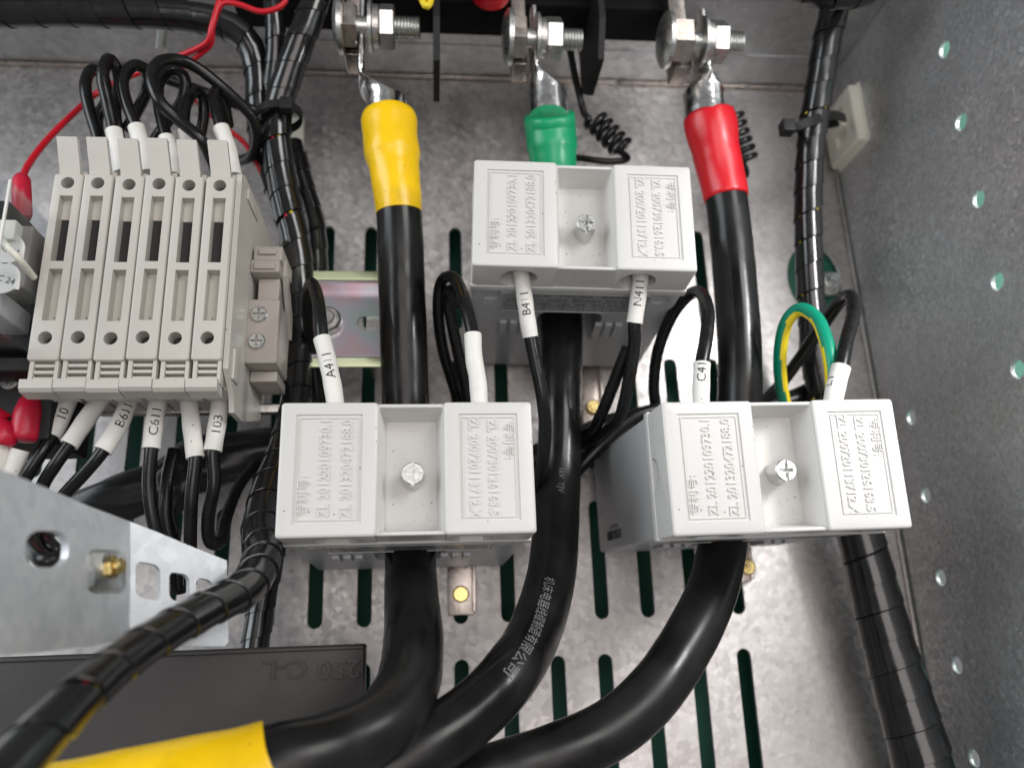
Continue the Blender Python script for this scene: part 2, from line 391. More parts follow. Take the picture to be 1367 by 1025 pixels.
rows = [(134.4, 186.3), (68.4, 119.6), (4.2, 54.0), (-61, -10), (-126, -75), (-191, -140)]
zed = [194] + [(rows[i][0] + rows[i + 1][1]) / 2 for i in range(len(rows) - 1)] + [-200]
for i, c in enumerate(cols):
    for k, (a, b) in enumerate(rows): tile(mb, stadium(c, a, b, 2.9), edges[i], edges[i + 1], zed[k + 1], zed[k])
def quad(x0, x1, z0, z1): mb.add([(x0, 0, z0), (x1, 0, z0), (x1, 0, z1), (x0, 0, z1)], [[0, 1, 2, 3]])
quad(xl, 142, 194, ZT + 6); quad(xl - 150, xl, -200, ZT + 6)
bh = P(1087, 374, 0)
circ = [(bh.x + 13.5 * math.cos(2 * math.pi * (i + .0) / 32), bh.z + 19 * math.sin(2 * math.pi * i / 32)) for i in range(32)]
quad(142, XW - .8, -200, bh.z - 24); quad(142, XW - .8, bh.z + 24, ZT + 6); quad(142, bh.x - 16, bh.z - 24, bh.z + 24)
tile(mb, circ, bh.x - 16, XW - .8, bh.z - 24, bh.z + 24)
o = link('back_panel', mb.mesh('galv', None)); o['kind'] = 'structure'
# pale folded lip along the joints of the sheets
mb = MB(); z0 = ZT - 1.8
for a, b in ((-380, -116), (-114.5, -42), (-41, 62), (63.5, 96), (97.5, XW - 2)): mb.box(a, b, -2.2, -.3, z0, z0 + 1.5, .4)
o = link('joint_strip', mb.mesh('nickel', 40)); o['kind'] = 'structure'
mb = MB().box(XW - 2.2, XW - .6, -1.6, -.3, -200, 60, .3).box(XW - 2.2, XW - .6, -1.6, -.3, 61, ZT - 3, .3)
o = link('corner_strip', mb.mesh('zinc_dull', 40)); o['kind'] = 'structure'
# top sheet, facing down
mb = MB().box(-380, XW - .4, -150, 0, ZT, ZT + 2).box(-380, XW - .8, -24, -22.6, ZT - .35, ZT)
o = link('top_panel', mb.mesh('galv_top', None)); o['kind'] = 'structure'
# right wall with its two columns of round holes
mb = MB()
holesA = [(-91.8, 221.7 - 34.4 * k) for k in range(-2, 12)]; holesB = [(-23.8, 84.2 - 34.3 * k) for k in range(0, 9)]
def wtile(cy, cz, y0, y1, z0, z1, r=3.35):
    n = 24; half = 12
    m2 = MB(); tile(m2, [(cy + r * math.cos(2 * math.pi * i / n), cz + r * math.sin(2 * math.pi * i / n)) for i in range(n)], y0, y1, z0, z1, 1.6)
    m2.v = [Vector((XW + v.y, v.x, v.z)) for v in m2.v]; mb.add(m2.v, m2.f)
def wquad(y0, y1, z0, z1): mb.add([(XW, y0, z0), (XW, y1, z0), (XW, y1, z1), (XW, y0, z1)], [[0, 1, 2, 3]])
for cy, cz in holesA: wtile(cy, cz, -105, -78, cz - 17.2, cz + 17.2)
for cy, cz in holesB: wtile(cy, cz, -37, -10, cz - 17.15, cz + 17.15)
zA0, zA1 = holesA[-1][1] - 17.2, holesA[0][1] + 17.2; zB0, zB1 = holesB[-1][1] - 17.15, holesB[0][1] + 17.15
wquad(-105, -78, -260, zA0); wquad(-105, -78, zA1, 330); wquad(-37, -10, -260, zB0); wquad(-37, -10, zB1, 330)
wquad(-10, 2, -260, 330); wquad(-78, -37, -260, 330); wquad(-150, -105, -260, 330)
o = link('side_wall', mb.mesh('galv_wall', None)); o['kind'] = 'structure'
# green painted enclosure behind the slots and beyond the wall
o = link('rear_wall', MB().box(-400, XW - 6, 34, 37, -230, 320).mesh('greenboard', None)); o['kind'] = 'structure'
o = link('outer_wall', MB().box(XW + 95, XW + 98, -140, 60, -320, 420).mesh('greenpaint', None)); o['kind'] = 'structure'
sl = lamp('outer_wall_light', ((XW + 45) * S, -.25, .16), ((XW + 94) * S, -.08, .08), .06, .9, (1, 1, 1))

# ================================================================== CURRENT TRANSFORMERS
def make_ct(label, loc, rot, foot=None, first=None):
    t = thing('current_transformer', label, 'current transformer', loc, 'grey current transformers on the power cables', rot)
    if first is None:
        me = MB()
        def block(x0, x1):
            m_ = MB(); L = [rr(x0, x1, -20.5, 20.5, 1.0, 15), rr(x0, x1, -20.5, 20.5, 1.0, .9)]
            for a in (30, 60, 90):
                i = .9 * (1 - math.cos(math.radians(a))); L.append(rr(x0 + i, x1 - i, -20.5 + i, 20.5 - i, 1.0, .9 * (1 - math.sin(math.radians(a)))))
            q = lambda i, y: rr(x0 + 4.6 + i, x1 - 4.6 - i, -16.6 + i, 16.6 - i, .15, y)
            L += [q(0, 0), q(.12, .5), q(.9, .5), q(.96, .18), q(1.2, .18), q(1.26, .5)]
            return m_.loft(L)
        cut = MB()
        for x in (-22, 19.5):
            for z in (-25, 15): cut.cyl((x, 9.6, z), (x, 9.6, z + 10), 6.6, n=32)
        for x in (-44, 35): cut.cyl((x, 14, 0), (x + 9, 14, 0), 5.2, n=24)
        cm = cut.mesh('ct')
        bl = [boolean(block(-38.3, -9.2).mesh('ct'), cm.copy(), smooth=28), boolean(block(10.8, 38.3).mesh('ct'), cm.copy(), smooth=28)]
        me = bmesh.new()
        for b in bl: me.from_mesh(b)
        md = MB(); g = lambda a, z, y, r=.6: rr(-9.2 + a, 10.8 - a, -20.3 + z, 20.3 - z, r, y)
        md.loft([g(-.4, .05, 14.9), g(-.4, .05, 1.7), g(-.3, .3, 1.4), g(.0, .9, 1.4), g(.15, 1.2, 1.6), g(2.0, 2.9, 12), g(2.2, 3.1, 12.2)])
        me.from_mesh(md.mesh('ct')); cover = bpy.data.meshes.new('terminal_cover'); me.to_mesh(cover); me.free()
        cover.materials.append(MT['ct']) if not cover.materials else None
        finish(cover, 30)
        bd = MB().box(-38.6, 38.6, 15.6, 19.5, -20.9, 20.9, .5)
        bd2 = MB().box(-37.9, 37.9, 19.3, 99, -20.2, 20.2, 1.0, 1.2)
        c2 = MB().loft([rr(-12.5, 12.5, 38, 68, 5, -30), rr(-12.5, 12.5, 38, 68, 5, 30)])
        c2.v = [Vector((v.x, v.z, v.y)) for v in c2.v]
        for x in (-31, 31): c2.cyl((x, 25, -22), (x, 25, -19.2), 3.4, n=24)
        body = boolean(bd2.mesh('ct_body'), c2.mesh('ct_body'), smooth=28)
        flange = bd.mesh('ct')
        pl = MB().box(-27, 27, 21, 36.5, -20.65, -20.25, .1).mesh('ct_label', None)
        ridge = MB()
        for x0, x1, y0, y1 in ((-27.6, 27.6, 20.5, 21.1), (-27.6, 27.6, 36.4, 37.0), (-27.6, -27.0, 21.1, 36.4), (27.0, 27.6, 21.1, 36.4)): ridge.box(x0, x1, y0, y1, -20.9, -20.2)
        ridge = ridge.mesh('ct_body', None)
        clip = MB()
        for k in range(3): clip.box(-27 + 4 * k, -24.3 + 4 * k, 47, 60, -21.6, -20.1, .3)
        clip = clip.mesh('ct_body')
        # raised print
        tp = MB(); tp2 = MB()
        def put(body, size, cx, cz, ang, mb_, sx=1.0, y=.32, ext=.21):
            V, Fc, wd, ht = text_data(body, size, ext, None, sx); a = math.radians(ang)
            mb_.add([(cx + v.x * math.cos(a) - v.y * math.sin(a), y - v.z, cz + v.x * math.sin(a) + v.y * math.cos(a)) for v in V], Fc)
            return wd
        put('专利号:', 3.8, -30.9, -8.2, 90, tp); put('ZL 201220109730.1', 4.3, -24.9, 0, 90, tp, .86); put('ZL 201320472188.0', 4.3, -18.4, 0, 90, tp, .86)
        put('专利号:', 3.8, 31.0, 8.2, -90, tp2); put('ZL 200730126163.5', 4.3, 25.8, 0, -90, tp2, .86); put('ZL 200720113712.X', 4.3, 20.0, 0, -90, tp2, .86)
        letters = tp.mesh('ct', None); letters2 = tp2.mesh('ct', None)
        rt = MB()
        def putb(body, size, cx, cy, sx=1.0):
            V, Fc, wd, ht = text_data(body, size, 0, None, sx); rt.add([(cx + v.x, cy - v.y, -20.70) for v in V], Fc)
        putb('BH-0.66-33     5VA/3.75VA    电流互感器', 2.5, 0, 23.0); putb('0.5级  0.2/3kV  50/60Hz  额定电压 E  编号 30270006', 2.3, 0, 26.2)
        putb('电流比  150/5   100/5   50/5   40/5   25/5   20/5', 2.3, 0, 30); putb('匝  数      1         2        4        6        8       10', 2.3, 0, 33.8)
        for yy in (28.2, 32, 35.6): rt.box(-25.5, 25.5, yy, yy + .15, -20.70, -20.66)
        for k in range(8): x = -25.5 + 51 * k / 7; rt.box(x - .08, x + .08, 28.4, 35.5, -20.70, -20.66)
        rating = rt.mesh('ink', None)
        st = MB()
        V, Fc, wd, ht = text_data('S1', 3, 0); st.add([(-32.5 + v.x, 31 - v.y, -20.32) for v in V], Fc)
        term = st.mesh('sleeve', None)
        bc = MB(); random.seed(5); y = 62.0
        while y < 84:
            w_ = random.choice((.3, .3, .5, .7)); bc.box(-38.02, -37.93, y, y + w_, -16.5, -13.0); y += w_ + random.choice((.5, .8, 1.0))
        V, Fc, wd, ht = text_data('LMZ33027000641', 2.2, 0); bc.add([(-38.0, 72 - v.x * .85, -11.6 + v.y) for v in V], Fc)
        bar = bc.mesh('ink', None)
        sc = MB().cyl((1.3, 13, -1.2), (1.3, 3.6, -1.2), 3.55, n=36, bev=.35)
        cr = MB().box(.75, 1.85, 2, 5.4, -3.4, 1.0).box(-.9, 3.5, 2, 5.4, -1.75, -.65).box(.8, 1.8, 2, 4.3, -6, -3.2).box(.8, 1.8, 2, 4.3, .9, 4)
        scr = boolean(sc.mesh('zinc'), cr.mesh('zinc'), smooth=30)
        wsh = MB().cyl((1.3, 12.6, -1.2), (1.3, 11.5, -1.2), 3.9, n=28, bev=.2).mesh('ct')
        fleck = MB(); random.seed(9)
        for k in range(26):
            x = random.uniform(-6, 7); z = random.uniform(-16, 17); r = random.uniform(.06, .14); fleck.cyl((x, 11.97, z), (x, 11.9, z), r, n=6)
        fleck = fleck.mesh('ink', None)
        first = dict(terminal_cover=cover, body=body, flange=flange, rating_plate=pl, plate_rim=ridge, rib_clip=clip, patent_lettering=letters, patent_number=letters2, rating_print=rating, terminal_mark=term, barcode=bar, screw=scr, screw_collar=wsh, plastic_fleck=fleck)
        first['rib_clip2'] = MB().mesh('ct_body') if False else None
    for k, me_ in first.items():
        if me_ is None: continue
        if k in ('rating_print', 'plate_rim'): continue
        o = link(k, me_, t, True)
        if k == 'rating_plate':
            link('rating_print', first['rating_print'], o, True); link('plate_rim', first['plate_rim'], o, True)
        if k == 'rib_clip':
            o2 = link('rib_clip', me_, t, True); o2.location.x = .0375
    return t, first
R_ = math.radians
def rotm(rx, rz, ry): return Matrix.Rotation(rz, 3, 'Z') @ Matrix.Rotation(ry, 3, 'Y') @ Matrix.Rotation(rx, 3, 'X')
ctA, proto = make_ct('light grey current transformer at lower left under the sleeve lettered A411', (-7.25, -107.74, 48.67), rotm(R_(-1.07), R_(.76), R_(.01)).to_euler())
ctB, _ = make_ct('topmost light grey current transformer below the green sleeve, wires B411 and N411 under it', (52.5, -104.6, 136.6), rotm(R_(-1.15), R_(-2.14), R_(2.25)).to_euler(), first=proto)
ctC, _ = make_ct('light grey current transformer near the perforated wall, barcode on its left side', (109.1, -112.9, 46.5), rotm(R_(2.62), R_(1.52), R_(-.84)).to_euler(), first=proto)
def foot(ct, q0, q1, bolt, h=3.0):
    a, b = P(*q0, h), P(*q1, h); base = ct.matrix_basis.inverted()
    x0, x1, z0, z1 = a.x, b.x, b.z, a.z
    inv = Matrix.LocRotScale(ct.location, ct.rotation_euler, None).inverted()
    me = MB().box(x0, x1, -h, -h + 1.8, z0, z1 + 8, .3, .8).box(x1 - 1.0, x1 + .6, -h - 2.2, -h + 1.5, z0 + 1, z1 + 8, .3).mesh('nickel', 40); me.transform(inv)
    f = link('mounting_foot', me, ct, True)
    c = P(*bolt, h); me = MB().cyl((c.x, -h - 3.2, c.z), (c.x, -.5, c.z), 3.4, n=24, bev=.6).cyl((c.x, -h - 3.3, c.z), (c.x, -h - 4.2, c.z), 1.5, n=16).mesh('brass'); me.transform(inv)
    link('foot_bolt', me, f, True)
foot(ctA, (598, 760), (634, 820), (615, 793)); foot(ctC, (972, 720), (1004, 776), (996, 757)); foot(ctB, (775, 500), (806, 568), (791, 545))

# ================================================================== POWER CABLES
def power_cable(label, ctr, r, sleeve_col, sleeve_pts, lug, tail=None, sh=(24, 6)):
    sleeve_pts = [(a, b + (sh[0] if i < 3 else sh[1]), c, d) for i, (a, b, c, d) in enumerate(sleeve_pts)]; (bx_, by_, bh0), e_ = lug; lug = ((bx_, by_ + sh[0], bh0), e_)
    base = P(*ctr[len(ctr) // 2][:3]); t = thing('power_cable', label, 'power cable', base, 'thick black power cables')
    pa = Path(pp(ctr, r), 2.0); ztop = P(*sleeve_pts[1][:3]).z - 3
    link('jacket', Path([(p, q) for p, q in zip(pa.p, pa.r) if p.z < ztop], 2.0).tube(40, wob=.006).mesh('cable', 60), t)
    ssp = []
    s1 = min(range(len(pa.p)), key=lambda i: abs(pa.p[i].z - P(*sleeve_pts[-1][:3]).z) + (0 if i < len(pa.p) * .4 else 1e3)); zs = [P(*q[:3]).z for q in sleeve_pts]
    for i in range(s1 + 1):
        z = pa.p[i].z; k = max([j for j in range(len(zs)) if zs[j] >= z - 1e-6] or [0]); k2 = min(k + 1, len(zs) - 1)
        f = 0 if k2 == k else max(0, min(1, (zs[k] - z) / (zs[k] - zs[k2]))); f = f * f * (3 - 2 * f)
        if z <= zs[0]: ssp.append((pa.p[i], sleeve_pts[k][3] + (sleeve_pts[k2][3] - sleeve_pts[k][3]) * f))
    sp = Path(ssp, 1.0); link('heat_shrink_sleeve', sp.tube(40, ends=.05, wob=.02).mesh(sleeve_col, 60), t)
    if tail: link('tail_sleeve', Path(pp(tail), 1.5).tube(44, ends=.04, wob=.012).mesh(sleeve_col, 60), t)
    # lug: crushed barrel that flattens into a palm seen edge-on
    (bx, by, bh_), (tx, ty, th) = lug; A_ = P(bx, by, bh_); B_ = P(tx, ty, th)
    L = []; n = 24
    def ring(c, rx, ry, tilt=0): return [c + Vector((math.cos(2 * math.pi * i / n) * rx, math.sin(2 * math.pi * i / n) * ry, -tilt * math.cos(2 * math.pi * i / n))) for i in range(n)]
    def sring(c, hx, hy, zz=0):    # rounded slab section
        q = []
        for i in range(n):
            a = 2 * math.pi * i / n; cx_, sx_ = math.cos(a), math.sin(a)
            q.append(c + Vector((math.copysign(abs(cx_) ** .5, cx_) * hx, math.copysign(abs(sx_) ** .35, sx_) * hy, 0)))
        return q
    up = Vector((0, 0, 1)); top = B_
    L.append(ring(A_ - up * 6, 8.3, 8.3)); xL = top.x - 1.35; xl0 = A_.x - 8.2
    for k in range(8):
        f = k / 7; e = f * f * (3 - 2 * f); le = xl0 + (xL - xl0) * min(1, f * 1.3); wd_ = 16.4 + (2.7 - 16.4) * e
        q = ring(Vector((le + wd_ / 2, A_.y, A_.z + 5.5 + 7.5 * f)), wd_ / 2, 8.3 + 1.2 * f, 2.6 * math.sin(math.pi * min(1, f * 1.15)) * (wd_ / 16.4 + .2)); L.append(q)
    L.append(sring(Vector((top.x, A_.y, A_.z + 14.5)), 1.35, 9.6))
    for k in range(1, 5): L.append(sring(Vector((top.x, A_.y, A_.z + 14.5 + (top.z - A_.z - 14.5) * k / 4)), 1.35, 9.8))
    link('cable_lug', MB().loft(L).mesh('tin', 50), t)
    return t, pa
cA, pA = power_cable('black power cable in a yellow sleeve running down through the lower left current transformer',
    [(517, 124, 74), (518, 140, 74), (522, 190, 74), (528, 240, 73), (533, 285, 72), (537, 400, 66), (541, 520, 60), (545, 640, 56), (548, 740, 64), (549, 790, 78), (552, 850, 99), (544, 915, 116), (508, 968, 130), (440, 1001, 139), (370, 1018, 143), (300, 1036, 145), (260, 1050, 145), (120, 1080, 145)], 8.75,
    'yellow', [(517, 128, 73, 9.2), (518, 135, 73, 10.5), (520, 160, 73, 10.7), (524, 202, 73, 10.6), (527, 218, 72, 9.55), (530, 255, 72, 9.3), (530, 277, 72, 9.1)],
    ((517, 128, 74), (486, 20, 75)), tail=[(375, 1017, 143, 10.0), (370, 1022, 143, 10.5), (300, 1041, 145, 10.6), (235, 1055, 146, 10.5), (150, 1074, 146, 11.0), (60, 1094, 146, 11.1)])
cB, pB = power_cable('black printed power cable in a green sleeve running down behind the topmost current transformer',
    [(733, 136, 66), (733.5, 150, 65), (735, 175, 60), (738, 215, 56), (745, 300, 44), (750, 450, 44), (748, 540, 47), (745, 650, 51), (737, 760, 68), (715, 840, 88), (680, 900, 108), (632, 950, 116), (560, 1000, 122), (470, 1045, 125), (380, 1080, 128)], 8.4,
    'green', [(733, 139, 66, 9.0), (733, 145, 66, 10.4), (734, 170, 64, 10.8), (736, 192, 60, 10.7), (737, 208, 58, 9.7), (739, 250, 55, 9.2)],
    ((731, 134, 68), (710, 25, 70)), sh=(6, 0))
cC, pC = power_cable('black power cable in a red sleeve running down through the current transformer at right',
    [(942, 128, 73), (944, 145, 72), (953, 190, 69), (962, 230, 66), (972, 285, 64), (983, 400, 62), (988, 500, 60), (982, 620, 58), (966, 720, 68), (950, 790, 76), (916, 860, 87), (875, 920, 95), (820, 970, 99), (740, 1008, 102), (640, 1040, 105), (540, 1070, 108)], 8.5,
    'red', [(942, 131, 72, 8.8), (943, 138, 72, 10.2), (947, 160, 71, 10.8), (955, 190, 69, 10.6), (959, 208, 68, 9.6), (969, 256, 66, 9.3), (970, 272, 66, 9.1)],
    ((940, 128, 73), (931, 30, 75)), sh=(14, -6))
# dirt smudges on the yellow sleeve and cable print
link('jacket_print', text_on_tube(pB, pB.L * .735, '机床电器线缆制造有限公司', 4.1, 'inkgrey', off=.17, twist=-.05, maxlen=1.5), cB)
link('jacket_print', text_on_tube(pB, pB.L * .515, '1kV  YJV', 3.4, 'inkgrey', off=.17, twist=.1, maxlen=1.5), cB)
for px, py, r in ((537, 170, .5), (541, 176, .8), (534, 204, .9), (529, 199, .5), (547, 150, .4)):
    pass
# ================================================================== BUSBARS AND BOLTS
def busbar(label, x0, x1, yb, h, full):
    a = P(x0, yb, h); b = P(x1, yb, h); z0 = P(x0, yb, h).z
    t = tag(link('busbar', MB().box(a.x, b.x, -h - 3, -h + 9, z0 + 3, ZT - 1, .35, .8).mesh('nickel', 40)), label, 'busbar', 'plated busbars at the top of the cabinet'); return a.x, b.x
def bolt(label, xh, xl, cpx, cpy, h, nut, end, rh=11):
    """bolt along x: dome head | hex collar | lug | washers | nut | thread"""
    c = P(cpx, cpy, h); t = thing('hex_bolt', label, 'bolt', c, 'hex bolts clamping the cable lugs'); X = lambda px: P(px, cpy, h).x
    def lathe(prof, material, sm=35, n=40):
        L = [[Vector((x, c.y + r * math.cos(2 * math.pi * i / n), c.z + r * math.sin(2 * math.pi * i / n))) for i in range(n)] for x, r in prof]
        return MB().loft(L).mesh(material, sm)
    a = X(xh); b = X(xl)
    link('bolt_head', lathe([(a - 3.0, .5), (a - 2.9, rh * .5), (a - 2.2, rh * .8), (a - .8, rh), (a + 1.0, rh), (a + 1.4, rh * .9)], 'zinc', 40), t)
    def hexm(x0, x1, R, rot, material):
        L = []
        for x, k in ((x0, .93), (x0 + .5, 1), (x1 - .5, 1), (x1, .93)): L.append([Vector((x, c.y + R * k * math.cos(R_(rot + 60 * i)), c.z + R * k * math.sin(R_(rot + 60 * i)))) for i in range(6)])
        return MB().loft(L).mesh(material, 15)
    link('hex_collar', hexm(a + 1.4, b - 1.4, 9.0, 158, 'nickel'), t)
    n0, n1, e = X(nut[0]), X(nut[1]), X(end)
    link('washer', lathe([(n0 - 4.6, 9.6), (n0 - 4.5, 9.8), (n0 - 3.2, 9.8), (n0 - 3.1, 9.6)], 'zinc'), t)
    link('spring_washer', lathe([(n0 - 2.9, 7.8), (n0 - 2.8, 8.1), (n0 - .6, 8.1), (n0 - .5, 7.8)], 'zinc_dull'), t)
    link('nut', hexm(n0 - .3, n1, 8.6, 176, 'zinc'), t)
    pr = []; x = n1 - 1; k = 0
    while x < e: pr.append((x, 4.5 if k % 2 else 3.75)); x += .62; k += 1
    pr += [(e, 3.4), (e + .1, 1.0)]; pr.insert(0, (b - 3, 3.7)); 
    link('threaded_shank', lathe(pr, 'zinc', 20, 28), t)
busbar('plated busbar at left ending above the lug of the yellow sleeved cable', 460, 481, 88, 72, 1)
busbar('plated busbar in the middle ending above the lug of the green sleeved cable', 685, 704, 100, 66, 1)
busbar('plated busbar at right ending above the lug of the red sleeved cable', 900, 922, 104, 70, 1)
bolt('zinc hex bolt and nut through the lug of the yellow sleeved cable', 455, 482, 500, 36, 84, (508, 527), 561)
bolt('zinc hex bolt and nut through the lug of the green sleeved cable', 680, 706, 730, 52, 78, (729, 749), 777)
bolt('zinc hex bolt and nut through the lug of the red sleeved cable', 890, 925, 940, 56, 84, (949, 967), 990)
# breaker body with phase barriers above the frame
def breaker_top():
    t = thing('circuit_breaker', 'black circuit breaker body at the top edge with barriers between its terminals', 'circuit breaker', (40, -60, 250))
    a = P(425, 44, 45); b = P(888, 44, 45)
    link('housing', MB().box(a.x - 34, b.x, -66, -45, a.z + 1, ZT - .5, 1.5).mesh('housing', 40), t)
    for (q, h0, h1, th) in (((583, 90), 90, 44, 2.6), ((800, 88), 80, 36, 2.6)):
        c = P(*q, h0 - 12); x = c.x; z = c.z
        pr = [(-h1, z + 10), (-h1, ZT - 3), (-h0, ZT - 3), (-h0, z + 14), (-h0 + 8, z), (-h1 - 12, z)]
        link('phase_barrier', MB().loft([[Vector((x - th / 2, y, zz)) for y, zz in pr], [Vector((x + th / 2, y, zz)) for y, zz in pr]]).mesh('barrier', 20), t)
breaker_top()

# ================================================================== CONTROL WIRES
def control_wire(label, paths, r, sleeve=None, text=None, group='thin black control wires', tsize=4.4, rev=False, tpos=.5, mtl='pvc', sr=2.85, name='control_wire', cat='wire', twist=0.0):
    if sleeve:
        e0, e1 = sleeve[-2], sleeve[-1]; dx, dy = e1[0] - e0[0], e1[1] - e0[1]; dn = math.hypot(dx, dy); new = []
        for q in paths:
            q = list(q)
            while q and ((q[0][0] - e1[0]) * dx + (q[0][1] - e1[1]) * dy) / dn < 9 and len(q) > 3: q.pop(0)
            new.append([e0, e1] + q if not new else q)
        paths = new
    first = paths[0]; t = thing(name, label, cat, P(*first[len(first) // 2][:3]), group)
    for q in paths: link('insulation', wire_mesh(q, r, mtl), t)
    if sleeve:
        sp = Path(pp(sleeve, sr), 1.0); n = 28; L = []
        for i, (k, sgn) in enumerate(((0, 1), (-1, 1))): pass
        mbt = MB(); rings = []
        def ring(i, rad): v = sp.t[i].cross(sp.u[i]); return [sp.p[i] + (sp.u[i] * math.cos(2 * math.pi * j / n) + v * math.sin(2 * math.pi * j / n)) * rad for j in range(n)]
        rings.append(ring(0, r + .1)); 
        for i in range(len(sp.p)): rings.append(ring(i, sr + .06 * math.sin(i * .9)))
        rings.append(ring(len(sp.p) - 1, r + .1)); mbt.loft(rings)
        s = link('marker_sleeve', mbt.mesh('sleeve', 50), t)
        if text: link('lettering', text_on_tube(sp, sp.L * tpos, text, tsize, 'ink', reverse=rev, twist=twist), s)
    return t
control_wire('looped black wire with white sleeve lettered A411 entering the lower left transformer',
    [[(443, 500, 99), (432, 456, 99), (428, 430, 97), (424, 398, 92), (417, 379, 84), (412, 388, 74), (411, 420, 64), (416, 470, 50), (424, 540, 40), (430, 600, 30)]], 2.2,
    [(450, 560, 100), (445, 520, 100), (437, 480, 99), (430, 452, 98)], 'A411', tpos=.60)
control_wire('black wire pair looping into the blank white sleeve on the lower left transformer',
    [[(634, 470, 98), (628, 440, 98), (622, 408, 94), (612, 380, 84), (600, 369, 76), (588, 380, 68), (585, 420, 60), (592, 470, 50), (610, 530, 38), (625, 590, 25)],
     [(631, 452, 96), (622, 440, 88), (612, 405, 78), (602, 388, 72), (598, 400, 66), (607, 450, 58), (620, 510, 48), (630, 570, 38)]], 2.25,
    [(641, 560, 98), (638, 510, 98), (633, 480, 98), (631, 446, 98)])
control_wire('black wire with white sleeve lettered B411 under the topmost transformer',
    [[(707, 440, 84), (714, 480, 82), (724, 530, 78), (728, 580, 70), (722, 630, 60), (710, 680, 40)]], 2.3,
    [(695, 360, 93), (700, 395, 89), (704, 425, 86), (708, 450, 84)], 'B411', tpos=.5, rev=True)
control_wire('black wire pair with white sleeve lettered N411 under the topmost transformer',
    [[(847, 425, 88), (847, 460, 84), (839, 510, 76), (828, 555, 66), (812, 574, 56), (790, 590, 44), (750, 600, 32)],
     [(845, 425, 85), (838, 465, 80), (820, 510, 70), (803, 552, 60), (788, 576, 48), (750, 590, 34)]], 2.3,
    [(856, 362, 95), (853, 390, 92), (847, 431, 88)], 'N411', tpos=.43, rev=True)
control_wire('looped black wire with white sleeve lettered C4 on the transformer at right',
    [[(936, 510, 102), (938, 484, 102), (943, 450, 100), (945, 415, 96), (935, 391, 88), (917, 396, 80), (895, 425, 70), (878, 470, 58), (873, 520, 46), (880, 570, 34)]], 2.3,
    [(936, 556, 102), (936, 520, 102), (937, 485, 102)], 'C411', tpos=.84, rev=False)
t = control_wire('black wire with wide white sleeve at the right end of the right transformer',
    [[(1115, 515, 100), (1121, 488, 100), (1130, 455, 98), (1139, 420, 92), (1136, 396, 84), (1122, 402, 74), (1100, 432, 60), (1070, 475, 46), (1040, 515, 34), (1005, 550, 26)]], 2.5,
    [(1109, 556, 101), (1115, 520, 101), (1123, 490, 101)], 'L1', tpos=.62, sr=3.2, rev=False, twist=.9)
# earth wire, green with a yellow stripe
def earth_wire():
    pa = Path(pp([(1112, 520, 97), (1110, 490, 97), (1103, 455, 95), (1090, 425, 90), (1068, 413, 84), (1050, 430, 78), (1042, 465, 70), (1042, 505, 60), (1052, 550, 46), (1080, 590, 36)], 2.5), .9)
    m_ = pa.tube(20, ends=0); nf = len(m_.f) - 2
    fm = []
    for k in range(nf):
        i, j = k // 20, k % 20; n_ = pa.u[i] * math.cos(2 * math.pi * (j + .5) / 20) + pa.t[i].cross(pa.u[i]) * math.sin(2 * math.pi * (j + .5) / 20)
        fm.append(1 if 2 <= (j + i // 14) % 20 < 9 else 0)
    o = link('earth_wire', m_.mesh('grnwire', 60, extra=('yelwire',), fm=fm + [0, 0]))
    tag(o, 'green and yellow striped earth wire looping beside the right transformer', 'wire')
earth_wire()

